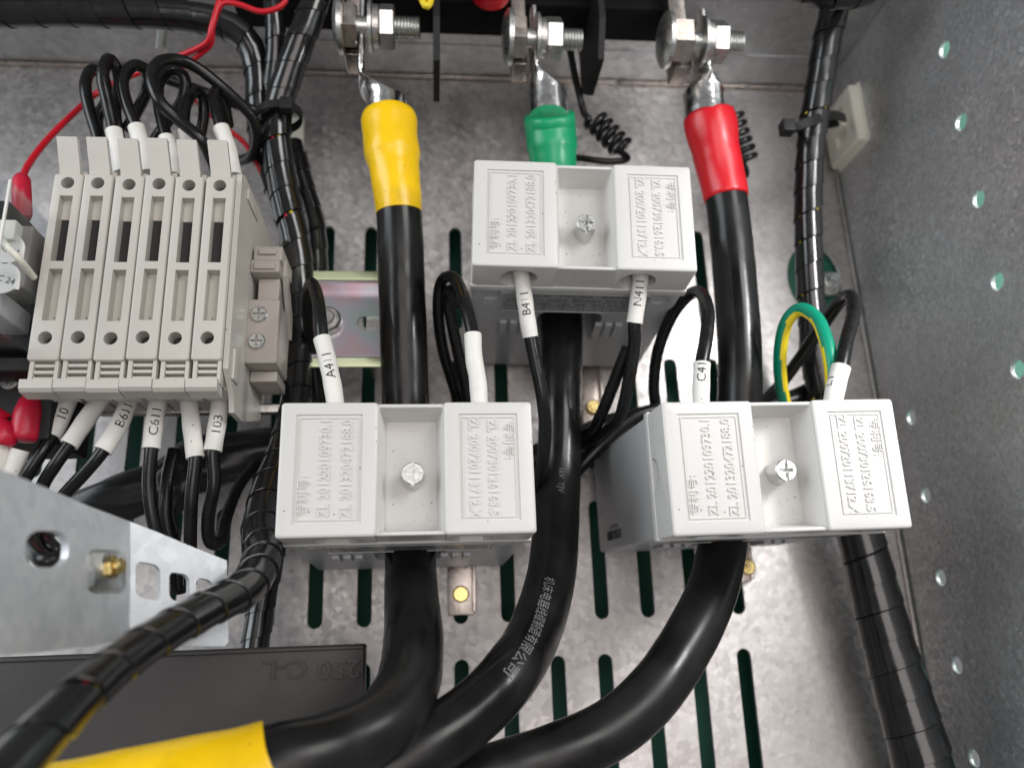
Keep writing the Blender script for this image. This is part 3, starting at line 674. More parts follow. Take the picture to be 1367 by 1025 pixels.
# ================================================================== FUSE TERMINALS
UZ0, UZ1 = 82.2, 145.4
def fuse_terminal():
    t = thing('fuse_terminal', '', 'fuse terminal', (-120.4, -110, 64), 'grey fuse terminals in a row')
    x0, x1 = 0.20, 9.22; zz = lambda z: z - 64
    def b(m, *a, **k): return m.box(*a, **k)
    body = MB().box(x0, x1, 0, 27, zz(UZ0), zz(UZ1), .7, .9)
    cut = MB().box(2.9, 6.9, -1, 3.2, zz(130.5), zz(137.4)).box(2.9, 6.9, -1, 19, zz(114.6), zz(130.5)).box(3.0, 7.0, -1, 4.2, zz(94.9), zz(112.0))
    cut.cyl((4.7, -1, zz(142.0)), (4.7, 11, zz(142.0)), 2.05, n=24).cyl((4.7, -1, zz(89.3)), (4.7, 11, zz(89.3)), 2.05, n=24)
    bm_ = boolean(body.mesh('beige'), cut.mesh('beige'), smooth=25)
    link('housing', bm_, t, True)
    link('slot_shade_block', MB().box(2.95, 6.85, 3.6, 18.8, zz(114.8), zz(130.3)).mesh('dark', None), t, True)  # solid near-black block painting the shade inside the window
    for z in (142.0, 89.3): link('hole_shade_plug', MB().cyl((4.7, 4.6, zz(z)), (4.7, 10.9, zz(z)), 1.9, n=16, bev=.5).mesh('dark'), t, True)  # near-black plugs painting the shade down both round holes
    # latch at the top, leaning back
    L = [[Vector((x, y, zz(z))) for x, z, y in ((.9 + dx, zl, yl), (7.2 + dx, zl, yl), (7.2 + dx, zl, yl + 2.2), (.9 + dx, zl, yl + 2.2))] for zl, yl, dx in ((UZ1 - 1, 1.2, .5), (UZ1 + 2, .9, .3), (UZ1 + 12.2, -1.4, -1.0), (UZ1 + 12.8, -1.2, -1.1))]
    link('latch', MB().loft(L).mesh('beige', 30), t, True)
    link('shoulder', MB().box(7.6, x1, 2.5, 20, zz(UZ1 - .5), zz(UZ1 + 2.2), .3).box(x0, 7.4, 4, 24, zz(UZ1 - .5), zz(UZ1 + 1.5), .3).mesh('beige'), t, True)
    link('vent_frame', MB().box(.9, 2.2, 1.0, 8, zz(75.0), zz(82.3), .2).box(8.1, x1, 1.0, 8, zz(75.0), zz(82.3), .2).box(.9, x1, 4.2, 20, zz(75.0), zz(82.3)).mesh('beige'), t, True)
    for z in (80.9, 78.9, 76.8): link('vent_slat', MB().box(2.3, 8.0, 1.3, 4.1, zz(z - .55), zz(z + .45), .15).mesh('beige'), t, True)
    lip = [(-.9, 76.0), (-.9, 73.3), (.2, 72.3), (5.5, 71.6), (5.5, 76.0)]
    link('wire_entry', MB().loft([[Vector((x, y, zz(z))) for y, z in lip] for x in (-.35, 8.9)]).mesh('beige', 25), t, True)
    link('base', MB().box(x0 + .3, x1 - .2, 27.2, 58, zz(80), zz(150), .5).mesh('beige'), t, True)
    return t
ft = fuse_terminal(); fts = [ft]
pos = ['leftmost of the six grey fuse terminals, next to the clear relay case', 'second grey fuse terminal from the left in the row of six', 'third grey fuse terminal from the left in the row of six',
       'fourth grey fuse terminal from the left in the row of six, above the sleeve C611', 'fifth grey fuse terminal from the left in the row of six', 'rightmost of the six grey fuse terminals, above the sleeve 103']
for i in range(1, 6):
    r = ft.copy(); COL.objects.link(r); r.location = ft.location + Vector((9.45 * i * S, 0, 0))
    for ch in list(ft.children): c = ch.copy(); COL.objects.link(c); c.parent = r
    fts.append(r)
for i, r in enumerate(fts):
    r['label'] = pos[i]; r.location.z += (.0, .0002, -.0002, .0001, -.0001, .0)[i]; r.location.y += (.0, .0002, .0, -.0002, .0001, 0)[i]; r.rotation_euler = (0, math.radians((.15, -.1, .1, 0, -.12, .1)[i]), 0)
a = P(-30, 558, 56); b = P(338, 548, 56)
tag(link('cross_bar', MB().box(-180, -52, -60, -56, a.z, a.z + 3.5, .6).mesh('zinc_dull')), 'grey metal bar running level behind the sleeves under the fuse terminals', 'metal bar')
# end plate at the row's right side
ep = thing('end_plate', 'plain grey end plate closing the right side of the fuse terminals', 'end plate', (-63.4, -90, 64))
x0 = -120.4 + 9.45 * 6
link('plate', MB().loft([[Vector((x, y, z)) for y, z in ((-108, 80), (-108, 147.5), (-104, 149.5), (-56, 149.5), (-52.5, 146), (-52.5, 82), (-60, 76), (-86, 69), (-97, 69), (-99, 74))] for x in (x0 + .05, x0 + 1.7)]).mesh('beige'), ep)
link('catch', MB().box(x0 + 1.6, x0 + 2.5, -104, -97, 78, 88, .3).mesh('beige'), ep); link('catch', MB().box(x0 + 1.6, x0 + 2.3, -100, -84, 143, 147, .3).mesh('beige'), ep)
# end clamp
ec = thing('end_clamp', 'taupe end clamp with two screws on the rail right of the fuse terminals', 'end clamp', (-58, -70, 64))
x0 = -62.2; x1 = -51.6
link('lower_block', MB().box(x0, x1, -88, -68, 88.5, 111.5, .5, .8).mesh('clamp'), ec)
cut = MB()
link('upper_block', MB().box(x0 + 2.2, x1 - 1.2, -84, -66, 111.7, 121, .4).box(x0 + .2, x1 - .6, -89, -68, 121.2, 125.8, .5).box(x0 + .8, x1, -88, -68, 126, 131.5, .5).box(x0 + 1.5, x1 - 2, -90, -87, 122, 124.6, .4).box(x0 + 2.6, x1 - 2, -89.2, -86, 128, 130.3, .4).mesh('clamp'), ec)
link('side_spring', MB().loft([[Vector((x, y, z)) for y, z in ((-84, 122), (-84, 128), (-68, 112), (-68, 104))] for x in (x1 - .4, x1 + 1.0)]).mesh('clamp', 20), ec)
link('skirt', MB().box(x0 + .4, x1 - 1.2, -80, -64, 84.5, 88.3, .4).box(x0 + .4, x1 - 2.5, -67.5, -52.5, 92, 128, .4).mesh('clamp'), ec)
for q in ((346, 420), (343, 456)):
    c = P(*q, 88); me = MB().cyl((c.x, -89, c.z), (c.x, -85, c.z), 2.9, n=24, bev=.5).mesh('zinc')
    cr = MB().box(c.x - .4, c.x + .4, -91, -87.9, c.z - 2, c.z + 2).box(c.x - 2, c.x + 2, -91, -87.9, c.z - .4, c.z + .4).mesh('zinc')
    link('clamp_screw', boolean(me, cr), ec)
# DIN rail
dr = thing('mounting_rail', 'iridescent zinc plated mounting rail behind the yellow sleeved cable and the fuse terminals', 'mounting rail', (-60, -50, 98))
a, b = P(460, 362, 52), P(460, 490, 52); zt, zb = a.z, b.z; xr = -9.5
fl = MB().box(-175, xr, -45.2, -44, zb + 4.5, zt - 4.5)
c = P(495, 432, 45); cut = MB().loft([[Vector((p.x, y, p.z)) for p in rr(c.x - 5.6, c.x + 5, c.z - 3.0, c.z + 3.0, 2.9, 0)] for y in (-47, -42)])
link('web', boolean(fl.mesh('rail', None), cut.mesh('rail')), dr)
link('rail_lip', MB().box(-175, xr, -52.2, -51, zt - 3.9, zt, .3).mesh('raillip'), dr); link('rail_lip', MB().box(-175, xr, -52.2, -51, zb, zb + 3.9, .3).mesh('raillip'), dr)
link('rail_side', MB().box(-175, xr, -51.8, -44, zt - 5.2, zt - 4.1).mesh('rail', None), dr); link('rail_side', MB().box(-175, xr, -51.8, -44, zb + 4.1, zb + 5.2).mesh('rail', None), dr)
link('standoff', MB().box(-26, -14, -43.8, -.2, zb + 10, zt - 10).mesh('zinc_dull', None), dr)
c = P(438, 428, 47); link('rail_screw', MB().cyl((c.x, -49.5, c.z), (c.x, -45, c.z), 5.2, 5.6, n=28, bev=.8).cyl((c.x, -51.5, c.z), (c.x, -49.4, c.z), 3.0, n=20, bev=.5).mesh('zinc_dull'), dr)
# wires above the fuse terminals (each with the white sleeve behind its latch where there is one)
LP = [([(134, 200, 84), (129, 178, 84), (119, 145, 84), (114, 115, 84), (120, 96, 80), (130, 95, 76), (140, 108, 72), (142, 135, 70), (130, 160, 70), (136, 200, 70)], None, 'outermost left black wire loop above the fuse terminals'),
      ([(158, 205, 92), (153, 175, 92), (144, 138, 94), (137, 102, 96), (145, 79, 94), (157, 95, 90), (159, 118, 84), (154, 150, 78), (160, 190, 72)], [(163, 232, 92), (158, 205, 92), (152, 175, 92)], 'tall narrow black wire loop, second from the left above the fuse terminals'),
      ([(190, 200, 92), (182, 170, 92), (169, 138, 92), (164, 108, 92), (178, 88, 90), (195, 95, 86), (197, 118, 80), (185, 145, 76), (168, 175, 72)], [(197, 232, 92), (190, 200, 92), (182, 170, 92)], 'black wire loop above the third fuse terminal, its white sleeve behind the latch'),
      ([(290, 235, 84), (277, 200, 90), (265, 183, 93), (238, 160, 95), (213, 135, 98), (202, 105, 98), (212, 84, 96), (235, 80, 92), (262, 90, 88), (300, 120, 82), (335, 155, 74), (343, 185, 66), (336, 208, 58), (320, 215, 50)], None, 'widest black wire loop arching over the others to the cable bundle'),
      ([(226, 205, 90), (222, 182, 90), (213, 145, 88), (212, 112, 86), (230, 94, 84), (247, 106, 82), (243, 135, 78), (222, 165, 74), (205, 190, 70)], [(229, 235, 90), (226, 205, 90), (222, 184, 90)], 'black wire loop under the widest loop above the fourth fuse terminal'),
      ([(250, 200, 88), (246, 178, 88), (247, 145, 84), (258, 124, 80), (270, 130, 76), (272, 155, 72), (267, 185, 68)], [(256, 215, 86), (250, 195, 86), (246, 176, 86)], 'small black wire loop above the fifth fuse terminal'),
      ([(304, 200, 90), (297, 172, 90), (288, 145, 88), (286, 126, 84), (292, 124, 80), (300, 142, 76), (305, 170, 70)], [(312, 236, 90), (305, 200, 90), (295, 171, 90)], 'short black wire loop above the rightmost fuse terminal'),
      ([(196, 98, 70), (240, 112, 68), (279, 126, 66), (312, 138, 62), (345, 150, 58)], None, 'straight black wire crossing behind the loops above the fuse terminals')]
for p_, s_, lab in LP: control_wire(lab, [p_], 2.15, s_, group='black wires above the fuse terminals')
LW = [([(80, 560, 84), (70, 580, 86), (50, 612, 88), (30, 645, 86), (10, 690, 80)], [(94, 526, 84), (82, 556, 85), (69, 582, 86)], '10', 'black wire with white sleeve lettered 10 under the leftmost fuse terminal', .50),
      ([(110, 565, 86), (93, 590, 88), (74, 620, 88), (56, 650, 84), (40, 700, 80)], [(138, 528, 84), (118, 556, 86), (92, 594, 88)], None, 'black wire with blank white sleeve under the second fuse terminal', .5),
      ([(155, 570, 88), (138, 598, 90), (112, 632, 88), (86, 660, 84), (50, 700, 78)], [(175, 530, 84), (160, 565, 88), (137, 602, 90)], 'B611', 'black wire with white sleeve lettered B611 slanting left under the third fuse terminal', .42),
      ([(204, 570, 88), (201, 600, 88), (199, 650, 86), (206, 700, 84), (222, 745, 80), (230, 790, 76)], [(212, 530, 86), (206, 565, 88), (202, 599, 88)], 'C611', 'black wire with white sleeve lettered C611 under the fourth fuse terminal', .55),
      ([(258, 580, 88), (261, 612, 88), (256, 660, 86), (254, 710, 82), (254, 780, 76)], [(252, 530, 86), (256, 570, 88), (261, 611, 88)], None, 'black wire with long white sleeve under the fifth fuse terminal', .5),
      ([(288, 570, 88), (285, 605, 88), (286, 645, 86), (278, 690, 82), (280, 722, 78), (294, 722, 72), (302, 690, 64), (318, 650, 52), (340, 620, 40)], [(295, 530, 86), (290, 565, 88), (284, 602, 88)], '103', 'black wire with white sleeve lettered 103, curling up under the rightmost fuse terminal', .56)]
for p_, s_, tx, lab, tp_ in LW: control_wire(lab, [p_], 2.1, s_, tx, group='black wires under the fuse terminals', rev=True, tpos=tp_, tsize=4.2)
control_wire('black wire curving behind the long white sleeve to the shrink film bundle', [[(232, 600, 60), (224, 640, 62), (222, 690, 62), (236, 740, 58), (240, 790, 52)]], 2.3, group='black wires under the fuse terminals')

# ================================================================== WRAPPED BUNDLES
def bundle(label, pts, pitch=9.5, gaps=(), cores=('pvc',), seed=1, name='wrapped_cable_bundle', n=26, top=None, hand=1):
    pa = Path(pp(pts), 1.0); mid = pa.at(pa.L / 2)[0]
    t = thing(name, label, 'cable bundle', mid, 'black spiral wrapped cable bundles')
    core = Path([(p, r * .80) for p, r in zip(pa.p[::4] + [pa.p[-1]], pa.r[::4] + [pa.r[-1]])], 2.0)
    link('core', core.tube(20).mesh('pvc', 60), t)
    m_ = MB(); rnd = random.Random(seed); turns = int(pa.L / pitch) + 1; V = []; Fc = []; steps = turns * n
    jit = [rnd.uniform(-.06, .06) for _ in range(turns + 2)]
    for k in range(steps + 1):
        s0 = k / n * pitch; th = hand * 2 * math.pi * k / n; tn = k / n; gw = .012
        for g, wd in gaps:
            d = abs(tn - g); gw = max(gw, wd * max(0, 1 - d / .9))
        ji = jit[int(tn)] * (1 - tn % 1) + jit[int(tn) + 1] * (tn % 1)
        wdt = pitch * (1 - gw + .05)
        for v, dr_ in ((0, -.55), (.03, -.12), (.5, .02), (.93, .30), (.985, .34), (1, .15), (1.0, -.5)):
            p, T, u, r = pa.at(s0 + v * wdt + ji * pitch); w_ = T.cross(u)
            V.append(p + (u * math.cos(th) + w_ * math.sin(th)) * (r + dr_))
    for k in range(steps):
        for j in range(6): a = k * 7 + j; Fc.append([a, a + 1, a + 8, a + 7])
    link('spiral_wrap', mesh(V, Fc, 'wrap', 40), t)
    for i, c in enumerate(cores):
        if c == 'pvc': continue
        ang, mtl, s0, s1 = c; q = []
        k = s0
        while k < s1:
            p, T, u, r = pa.at(k); D = CAM - p; D = (D - T * D.dot(T)).normalized(); U = D.cross(T)
            q.append((p + (D * math.cos(ang) + U * math.sin(ang)) * (r - 1.6), .85)); k += 5
        if len(q) > 2: link('inner_wire', Path(q, 2).tube(8).mesh(mtl, 60), t)
    return t, pa
bundle('long black wrapped bundle curving to the lower left corner before the steel bracket',
    [(432, -40, 84, 5.6), (424, -5, 82, 5.6), (405, 45, 78, 5.6), (385, 100, 72, 5.6), (371, 150, 66, 5.7), (370, 200, 62, 5.8), (380, 260, 58, 5.8), (396, 330, 54, 5.6), (402, 400, 50, 5.5), (399, 470, 50, 5.4), (393, 540, 56, 5.4), (378, 600, 66, 5.3), (357, 655, 78, 5.3), (347, 710, 90, 5.6), (350, 745, 102, 5.6), (330, 783, 122, 5.0), (285, 808, 138, 4.6), (230, 838, 152, 4.35), (160, 884, 166, 4.3), (100, 936, 178, 4.4), (30, 1008, 188, 4.6), (-40, 1080, 196, 4.7)],
    10.5, gaps=((.0, .0), (9.0, .06), (25.2, .12), (32.2, .14), (36.4, .10), (38.6, .12)), cores=('pvc', (.2, 'yelwire', 60, 520), (-.35, 'redwire', 40, 400)), seed=3)
bundle('black spiral wrapped bundle crossing the top left corner and bending down', [(-60, 14, 70, 6), (0, 16, 70, 6), (80, 15, 70, 6), (160, 17, 69, 6), (230, 20, 68, 6), (290, 30, 66, 6), (328, 52, 64, 5.8), (342, 90, 60, 5.2), (345, 140, 56, 5), (350, 200, 50, 4.8), (372, 265, 42, 4.6), (395, 330, 36, 4.6)], 12, seed=4)
bundle('thin black wrapped bundle dropping from the top edge left of the yellow sleeve', [(360, -30, 74, 4), (366, 20, 72, 4), (368, 70, 66, 4), (362, 120, 58, 4), (356, 170, 50, 4)], 9, seed=5, cores=('pvc', (.3, 'redwire', 5, 60)))
bundle('black wrapped bundle passing the end clamp and dropping behind the bracket', [(392, 190, 40, 4.6), (402, 240, 40, 4.8), (420, 310, 38, 4.8), (420, 400, 36, 4.8), (408, 480, 34, 5), (390, 560, 34, 5), (372, 650, 34, 5), (362, 740, 34, 5), (350, 800, 34, 5), (338, 880, 34, 5)], 9, seed=6)
bundle('black spiral wrapped bundle held by the cable tie on the side wall', [(1140, -45, 84, 6), (1122, -10, 82, 6), (1106, 45, 76, 6), (1095, 110, 68, 6), (1084, 180, 60, 6), (1079, 260, 52, 5.9), (1080, 340, 46, 5.7), (1084, 420, 40, 5.8), (1090, 480, 36, 6.4), (1108, 560, 32, 7.5), (1130, 650, 28, 8.6), (1155, 740, 26, 9.4), (1180, 840, 24, 10.2), (1206, 930, 24, 11), (1232, 1020, 24, 11.6), (1250, 1100, 24, 12)],
    11.2, gaps=((0, 0), (8.5, .16), (10.4, .14), (13.5, .08), (16, .08)), cores=('pvc', (-.9, 'yelwire', 60, 220), (.95, 'yelwire', 60, 220)), seed=8)
bundle('dark wrapped cable behind the right bundle in the top right corner', [(1175, -20, 96, 7), (1130, -14, 100, 7.5), (1085, -18, 100, 7.5), (1040, -40, 96, 7)], 9, seed=9)
# shrink film bundles
def film(label, pts, seed=0):
    pa = Path(pp(pts), 1.5); rnd = random.Random(seed); m_ = MB(); n = 28; L = []
    for i in range(len(pa.p)):
        v = pa.t[i].cross(pa.u[i]); L.append([pa.p[i] + (pa.u[i] * math.cos(2 * math.pi * j / n) + v * math.sin(2 * math.pi * j / n)) * pa.r[i] * (1 + .10 * math.sin(3 * j * 2 * math.pi / n + i * .13) + .05 * math.sin(7 * 2 * math.pi * j / n - i * .31)) for j in range(n)])
    return tag(link('film_wrapped_bundle', m_.loft(L).mesh('film', 60)), label, 'cable bundle')
film('black film wrapped bundle crossing behind the sleeves under the fuse terminals', [(40, 700, 20, 7), (100, 680, 22, 7.5), (160, 664, 24, 9), (215, 645, 26, 8), (262, 625, 26, 11), (310, 612, 26, 10), (355, 602, 26, 9), (400, 600, 24, 8), (450, 600, 20, 8)], 1)
film('folded black film flag standing up between the sleeves C611 and the long blank sleeve', [(222, 620, 44, .8), (226, 634, 46, 4.5), (236, 652, 46, 6.5), (232, 672, 46, 4.5), (226, 690, 46, 2.4), (232, 720, 44, 2.2)], 2)
film('black film wrapped bundle passing behind the printed cable towards the right transformer', [(700, 620, 22, 6), (760, 596, 24, 7), (800, 583, 26, 8), (845, 570, 26, 7.5), (900, 565, 24, 7), (980, 556, 22, 6), (1050, 540, 24, 5.5), (1090, 520, 24, 5)], 3)
control_wire('black wire slanting down behind the right end of the topmost transformer', [[(752, 650, 34), (785, 612, 40), (840, 560, 44), (880, 545, 44)]], 2.6)

# ================================================================== SMALL THINGS ON THE RIGHT
cm_ = thing('cable_tie_mount', 'cream square cable tie mount stuck on the side wall at the top right', 'tie mount', (XW, -20, 236))
q = [onx(1145, 105, XW - 1.5), onx(1170, 188, XW - 1.5), onx(1116, 230, XW - 1.5), onx(1103, 165, XW - 1.5)]
cc = Vector((XW - 1, -17, 236)); hw = 16.2
def diamond(x, k): return [Vector((x, cc.y + a * hw * k * 1.0, cc.z + b * hw * k * 1.55)) for a, b in ((0, 1), (-1, 0), (0, -1), (1, 0))]
def dsub(x, k, r=1.5):
    return [Vector((x, p.x, p.z)) for p in rr(cc.y - 14 * k, cc.y + 14 * k, cc.z - 15.5 * k, cc.z + 15.5 * k, r, 0)]
mb_ = MB().loft([dsub(XW - .9, 1), dsub(XW - 4.6, 1), dsub(XW - 5.2, .95)]).mesh('nylon', 30)
pk = MB().box(XW - 9, XW - 2.2, cc.y - 5, cc.y + 5, cc.z - 9.5, cc.z - 2.6).box(XW - 9, XW - 2.2, cc.y - 5, cc.y + 5, cc.z + 2.6, cc.z + 9.5).mesh('nylon')
link('base_plate', boolean(mb_, pk), cm_)
link('adhesive_pad', MB().loft([dsub(XW - .02, 1.07), dsub(XW - .85, 1.07)]).mesh('nylon', 30), cm_)
link('tie_bridge', MB().box(XW - 7.4, XW - 5.1, cc.y - 6, cc.y + 6, cc.z - 2.4, cc.z + 2.4, .5).mesh('nylon'), cm_)
ct_ = thing('cable_tie', 'black cable tie holding the right bundle to its cream mount', 'cable tie', P(1085, 170, 60))
A_ = P(1052, 170, 76); tie = Path([(P(1128, 158, 30), 1), (P(1112, 154, 56), 1), (P(1088, 160, 70), 1), (P(1068, 168, 72), 1), (P(1056, 172, 68), 1), (P(1060, 172, 50), 1), (P(1095, 168, 40), 1), (P(1118, 164, 30), 1)], 1)
V = []; Fc = []
for i, p in enumerate(tie.p):
    z_ = Vector((0, 0, 1)); zz_ = (z_ - tie.t[i] * z_.dot(tie.t[i])).normalized(); nn = tie.t[i].cross(zz_)
    V += [p + zz_ * 1.9 + nn * .6, p + zz_ * 1.9 - nn * .6, p - zz_ * 1.9 - nn * .6, p - zz_ * 1.9 + nn * .6]
for i in range(len(tie.p) - 1):
    for j in range(4): k = (j + 1) % 4; Fc.append([i * 4 + j, i * 4 + k, i * 4 + 4 + k, i * 4 + 4 + j])
link('strap', mesh(V, Fc, 'barrier', 40), ct_)
link('tie_head', MB().box(A_.x - 3, A_.x + 2.2, A_.y - 2.5, A_.y + 3, A_.z - 3, A_.z + 2.6, .6).mesh('barrier'), ct_)
a = P(379, 158, 2); b = P(403, 232, 2)
tag(link('adhesive_mount', MB().box(a.x, b.x, -3, -.1, b.z, a.z, .5).mesh('nylon')), 'cream rectangular mount on the back panel behind the left cable bundle', 'tie mount')
ct2 = thing('cable_tie', 'black cable tie round the bundle above the fuse terminals, beside the cream rectangular mount', 'cable tie', P(360, 150, 66))
c = P(372, 157, 66)
L = [[Vector((c.x + math.cos(2 * math.pi * j / 28) * (8.4 + d), c.y + math.sin(2 * math.pi * j / 28) * (8.4 + d), c.z + zz_ + 1.2 * math.cos(2 * math.pi * j / 28))) for j in range(28)] for d, zz_ in ((0, -1.8), (.9, -1.7), (.9, 1.7), (0, 1.8))]
link('strap', MB().loft(L, (False, False)).mesh('barrier', 40), ct2); link('tie_head', MB().box(c.x + 2, c.x + 7, c.y - 10.5, c.y - 6, c.z - 3, c.z + 2.5, .6).mesh('barrier'), ct2)
# stud in the large hole and screw in the top sheet
st = thing('fixing_bolt', 'zinc bolt standing in the large round opening beside the right bundle', 'bolt', P(1108, 374, 0)); c = P(1112, 374, 6)
link('washer', MB().cyl((c.x, 1, c.z), (c.x, -2, c.z), 6.2, n=28, bev=.3).mesh('zinc_dull'), st); link('bolt_head', MB().cyl((c.x, -2.2, c.z), (c.x, -6, c.z), 4.6, n=6, bev=.3).mesh('zinc', 20), st)
link('bolt_end', MB().cyl((c.x - .5, -6.2, c.z), (c.x - .5, -10, c.z), 2.4, n=20, bev=.3).mesh('zinc'), st)
link('bracket', MB().box(c.x - 30, XW + 8, 3.4, 5, c.z - 26, c.z + 26).mesh('greenflap', None), st)
c = Vector((-122.5, -28, ZT)); pr = MB(); L = []; z = 0; k = 0
while z < 13: L.append([Vector((c.x + (2.5 if k % 2 else 2.0) * math.cos(i * math.pi / 10), c.y + (2.5 if k % 2 else 2.0) * math.sin(i * math.pi / 10), c.z - z)) for i in range(20)]); z += .5; k += 1
tag(link('threaded_stud', MB().loft(L).mesh('zinc', 20)), 'short threaded stud hanging from the top sheet at upper left', 'stud')
# coiled black leads
def coil(label, a, b, lead_in, lead_out, R, turns, r=1.55):
    ax = (b - a).normalized(); u = ax.orthogonal().normalized(); v = ax.cross(u); q = [(p, r) for p in lead_in]; N_ = turns * 14
    for i in range(N_ + 1):
        th = 2 * math.pi * i / 14; q.append((a + (b - a) * (i / N_) + (u * math.cos(th) + v * math.sin(th)) * R, r))
    q += [(p, r) for p in lead_out]
    return tag(link('coiled_lead', Path(q, .7).tube(8).mesh('pvc', 60)), label, 'coiled lead', 'coiled black leads')
coil('coiled black lead hanging beside the green sleeve', P(792, 158, 40), P(832, 200, 40), [P(760, 60, 62), P(766, 95, 52), P(774, 130, 44), P(780, 152, 42)], [P(838, 212, 38), P(815, 216, 38), P(780, 212, 36), P(740, 208, 30)], 4.4, 5)
coil('coiled black lead mostly hidden behind the red sleeve', P(975, 150, 42), P(996, 215, 36), [P(944, 90, 60), P(946, 110, 50), P(958, 140, 44)], [P(996, 232, 34), P(985, 240, 30)], 4.4, 6)
# top edge leads near the first bolt
tag(link('red_lead', wire_mesh([(555, -15, 90), (562, 0, 92), (570, 4, 92), (578, -8, 92)], 1.0, 'redwire')), 'red lead looping at the top edge beside the left busbar', 'wire')
tag(link('yellow_lead', wire_mesh([(560, -15, 94), (565, 4, 96), (571, 9, 96), (575, 0, 95), (574, -15, 94)], 1.3, 'yelwire')), 'yellow lead looping at the top edge beside the left busbar', 'wire')
a = P(656, -24, 84); tag(link('red_button', MB().cyl((a.x, a.y, a.z), (a.x, a.y + 8, a.z), 8, n=28, bev=.8).mesh('redwire')), 'red round knob just touching the top edge', 'knob')

# ================================================================== UPPER LEFT RED WIRES, RELAY, CONTACTS
tag(link('red_wire', wire_mesh([(300, -20, 88), (292, 5, 88), (283, 36, 86), (275, 58, 82), (238, 76, 74), (200, 92, 66), (160, 108, 62), (128, 126, 62), (98, 152, 68), (64, 186, 78), (38, 220, 90), (29, 245, 98), (27, 270, 98)], 1.15, 'redwire')), 'red wire running down from the top edge to the red cap on the relay', 'wire', 'red wires')
tag(link('red_wire', wire_mesh([(385, -20, 92), (378, 6, 90), (350, 16, 88), (318, 6, 88), (296, 6, 88), (284, 36, 84), (281, 60, 80), (258, 80, 74), (242, 95, 66), (262, 134, 58), (300, 170, 54), (325, 190, 52), (345, 222, 50), (352, 240, 46)], 1.1, 'redwire')), 'red wire looping at the top edge and passing behind the black loops', 'wire', 'red wires')
rl = thing('relay', 'relay in a clear plastic case at the left edge beside the fuse terminals', 'relay', P(0, 440, 100))
fa = P(9, 240, 128); fb = P(-90, 425, 128); zt_, zb_ = fa.z, P(0, 432, 128).z
rc = P(14, 242, 128).x
case = MB(); yF, yB = -128, -92; xl_, = (rc - 34,)
for args in ((xl_, rc, yF, yF + .9, zb_, zt_), (rc - .9, rc, yF + 1.0, yB, zb_, zt_), (xl_, rc - 1, yF + 1, yB, zt_ - .9, zt_), (xl_, rc - 1, yF + 1, yB, zb_, zb_ + .9)): case.box(*args)
link('clear_case', case.mesh('clear', None), rl)
link('case_edge', MB().box(rc - .5, rc + .25, yF - .25, yF + .5, zb_, zt_, .1).mesh('sleeve'), rl)
link('base', MB().box(xl_ - 8, rc + 3, -90, -60, zb_ - 24, zt_ - 3, .8).box(xl_ - 8, rc + 3.5, -104, -91.5, zb_ - 6, zb_ - 1.5, .5).mesh('barrier'), rl)
qa = P(4, 318, 104); link('armature', MB().box(qa.x - 12, qa.x + 4.5, -112, -94, qa.z - 2, qa.z + 9, .6).mesh('dark'), rl)
qa = P(12, 309, 116); link('contact_spring', MB().box(qa.x - 2.6, qa.x + 2.4, -117.5, -113, qa.z - 3.4, qa.z + 3.2, .3).mesh('nylon'), rl)
me = MB(); qa = P(44, 326, 98)
for k in range(6): me.cyl((qa.x - 2.4, -99 - .2 * k, qa.z - 3.5 + k * 1.25), (qa.x + 1.6, -99 - .2 * k, qa.z - 2.9 + k * 1.25), .55, n=8)
link('copper_winding', me.mesh('copper'), rl)
for (lx, ly) in ((14, 332), (8, 371)):
    c = P(lx, ly, 116)
    lb = link('paper_label', MB().cyl((c.x - 1, -116, c.z), (c.x - 1, -115.5, c.z), 5.0, n=28).box(c.x - 9, c.x + 4, -115.9, -115.4, c.z - 3.6, c.z + 1, .1).mesh('sleeve'), rl)
    V, Fc, wd, ht = text_data('VDC 24', 2.7, 0); link('lettering', mesh([(c.x - 1.6 + v.x * math.cos(-.32) - v.y * math.sin(-.32), -116.12, c.z + v.x * math.sin(-.32) + v.y * math.cos(-.32)) for v in V], Fc, 'ink', None), lb)
link('inner_block', MB().box(rc - 30, rc - 6, -112, -93, P(0, 418, 112).z, P(0, 388, 112).z, .5).mesh('ct'), rl)
link('coil_bobbin', MB().box(rc - 30, rc - 3, -106, -92, P(0, 384, 106).z, P(0, 300, 106).z, .8).mesh('clamp'), rl)
link('lead_wire', wire_mesh([(-10, 300, 122), (6, 325, 124), (25, 345, 124), (45, 370, 112)], 1.0, 'nylon'), rl)
tag(link('crimp_cap', Path(pp([(29, 238, 96, 2.2), (29, 243, 97, 2.8), (29, 262, 98, 3.0), (30, 285, 96, 3.0), (31, 292, 96, 2.3)]), .8).tube(20).mesh('crimp', 50)), 'red insulating cap on the relay terminal beside the clear case', 'crimp cap', 'red crimp caps')
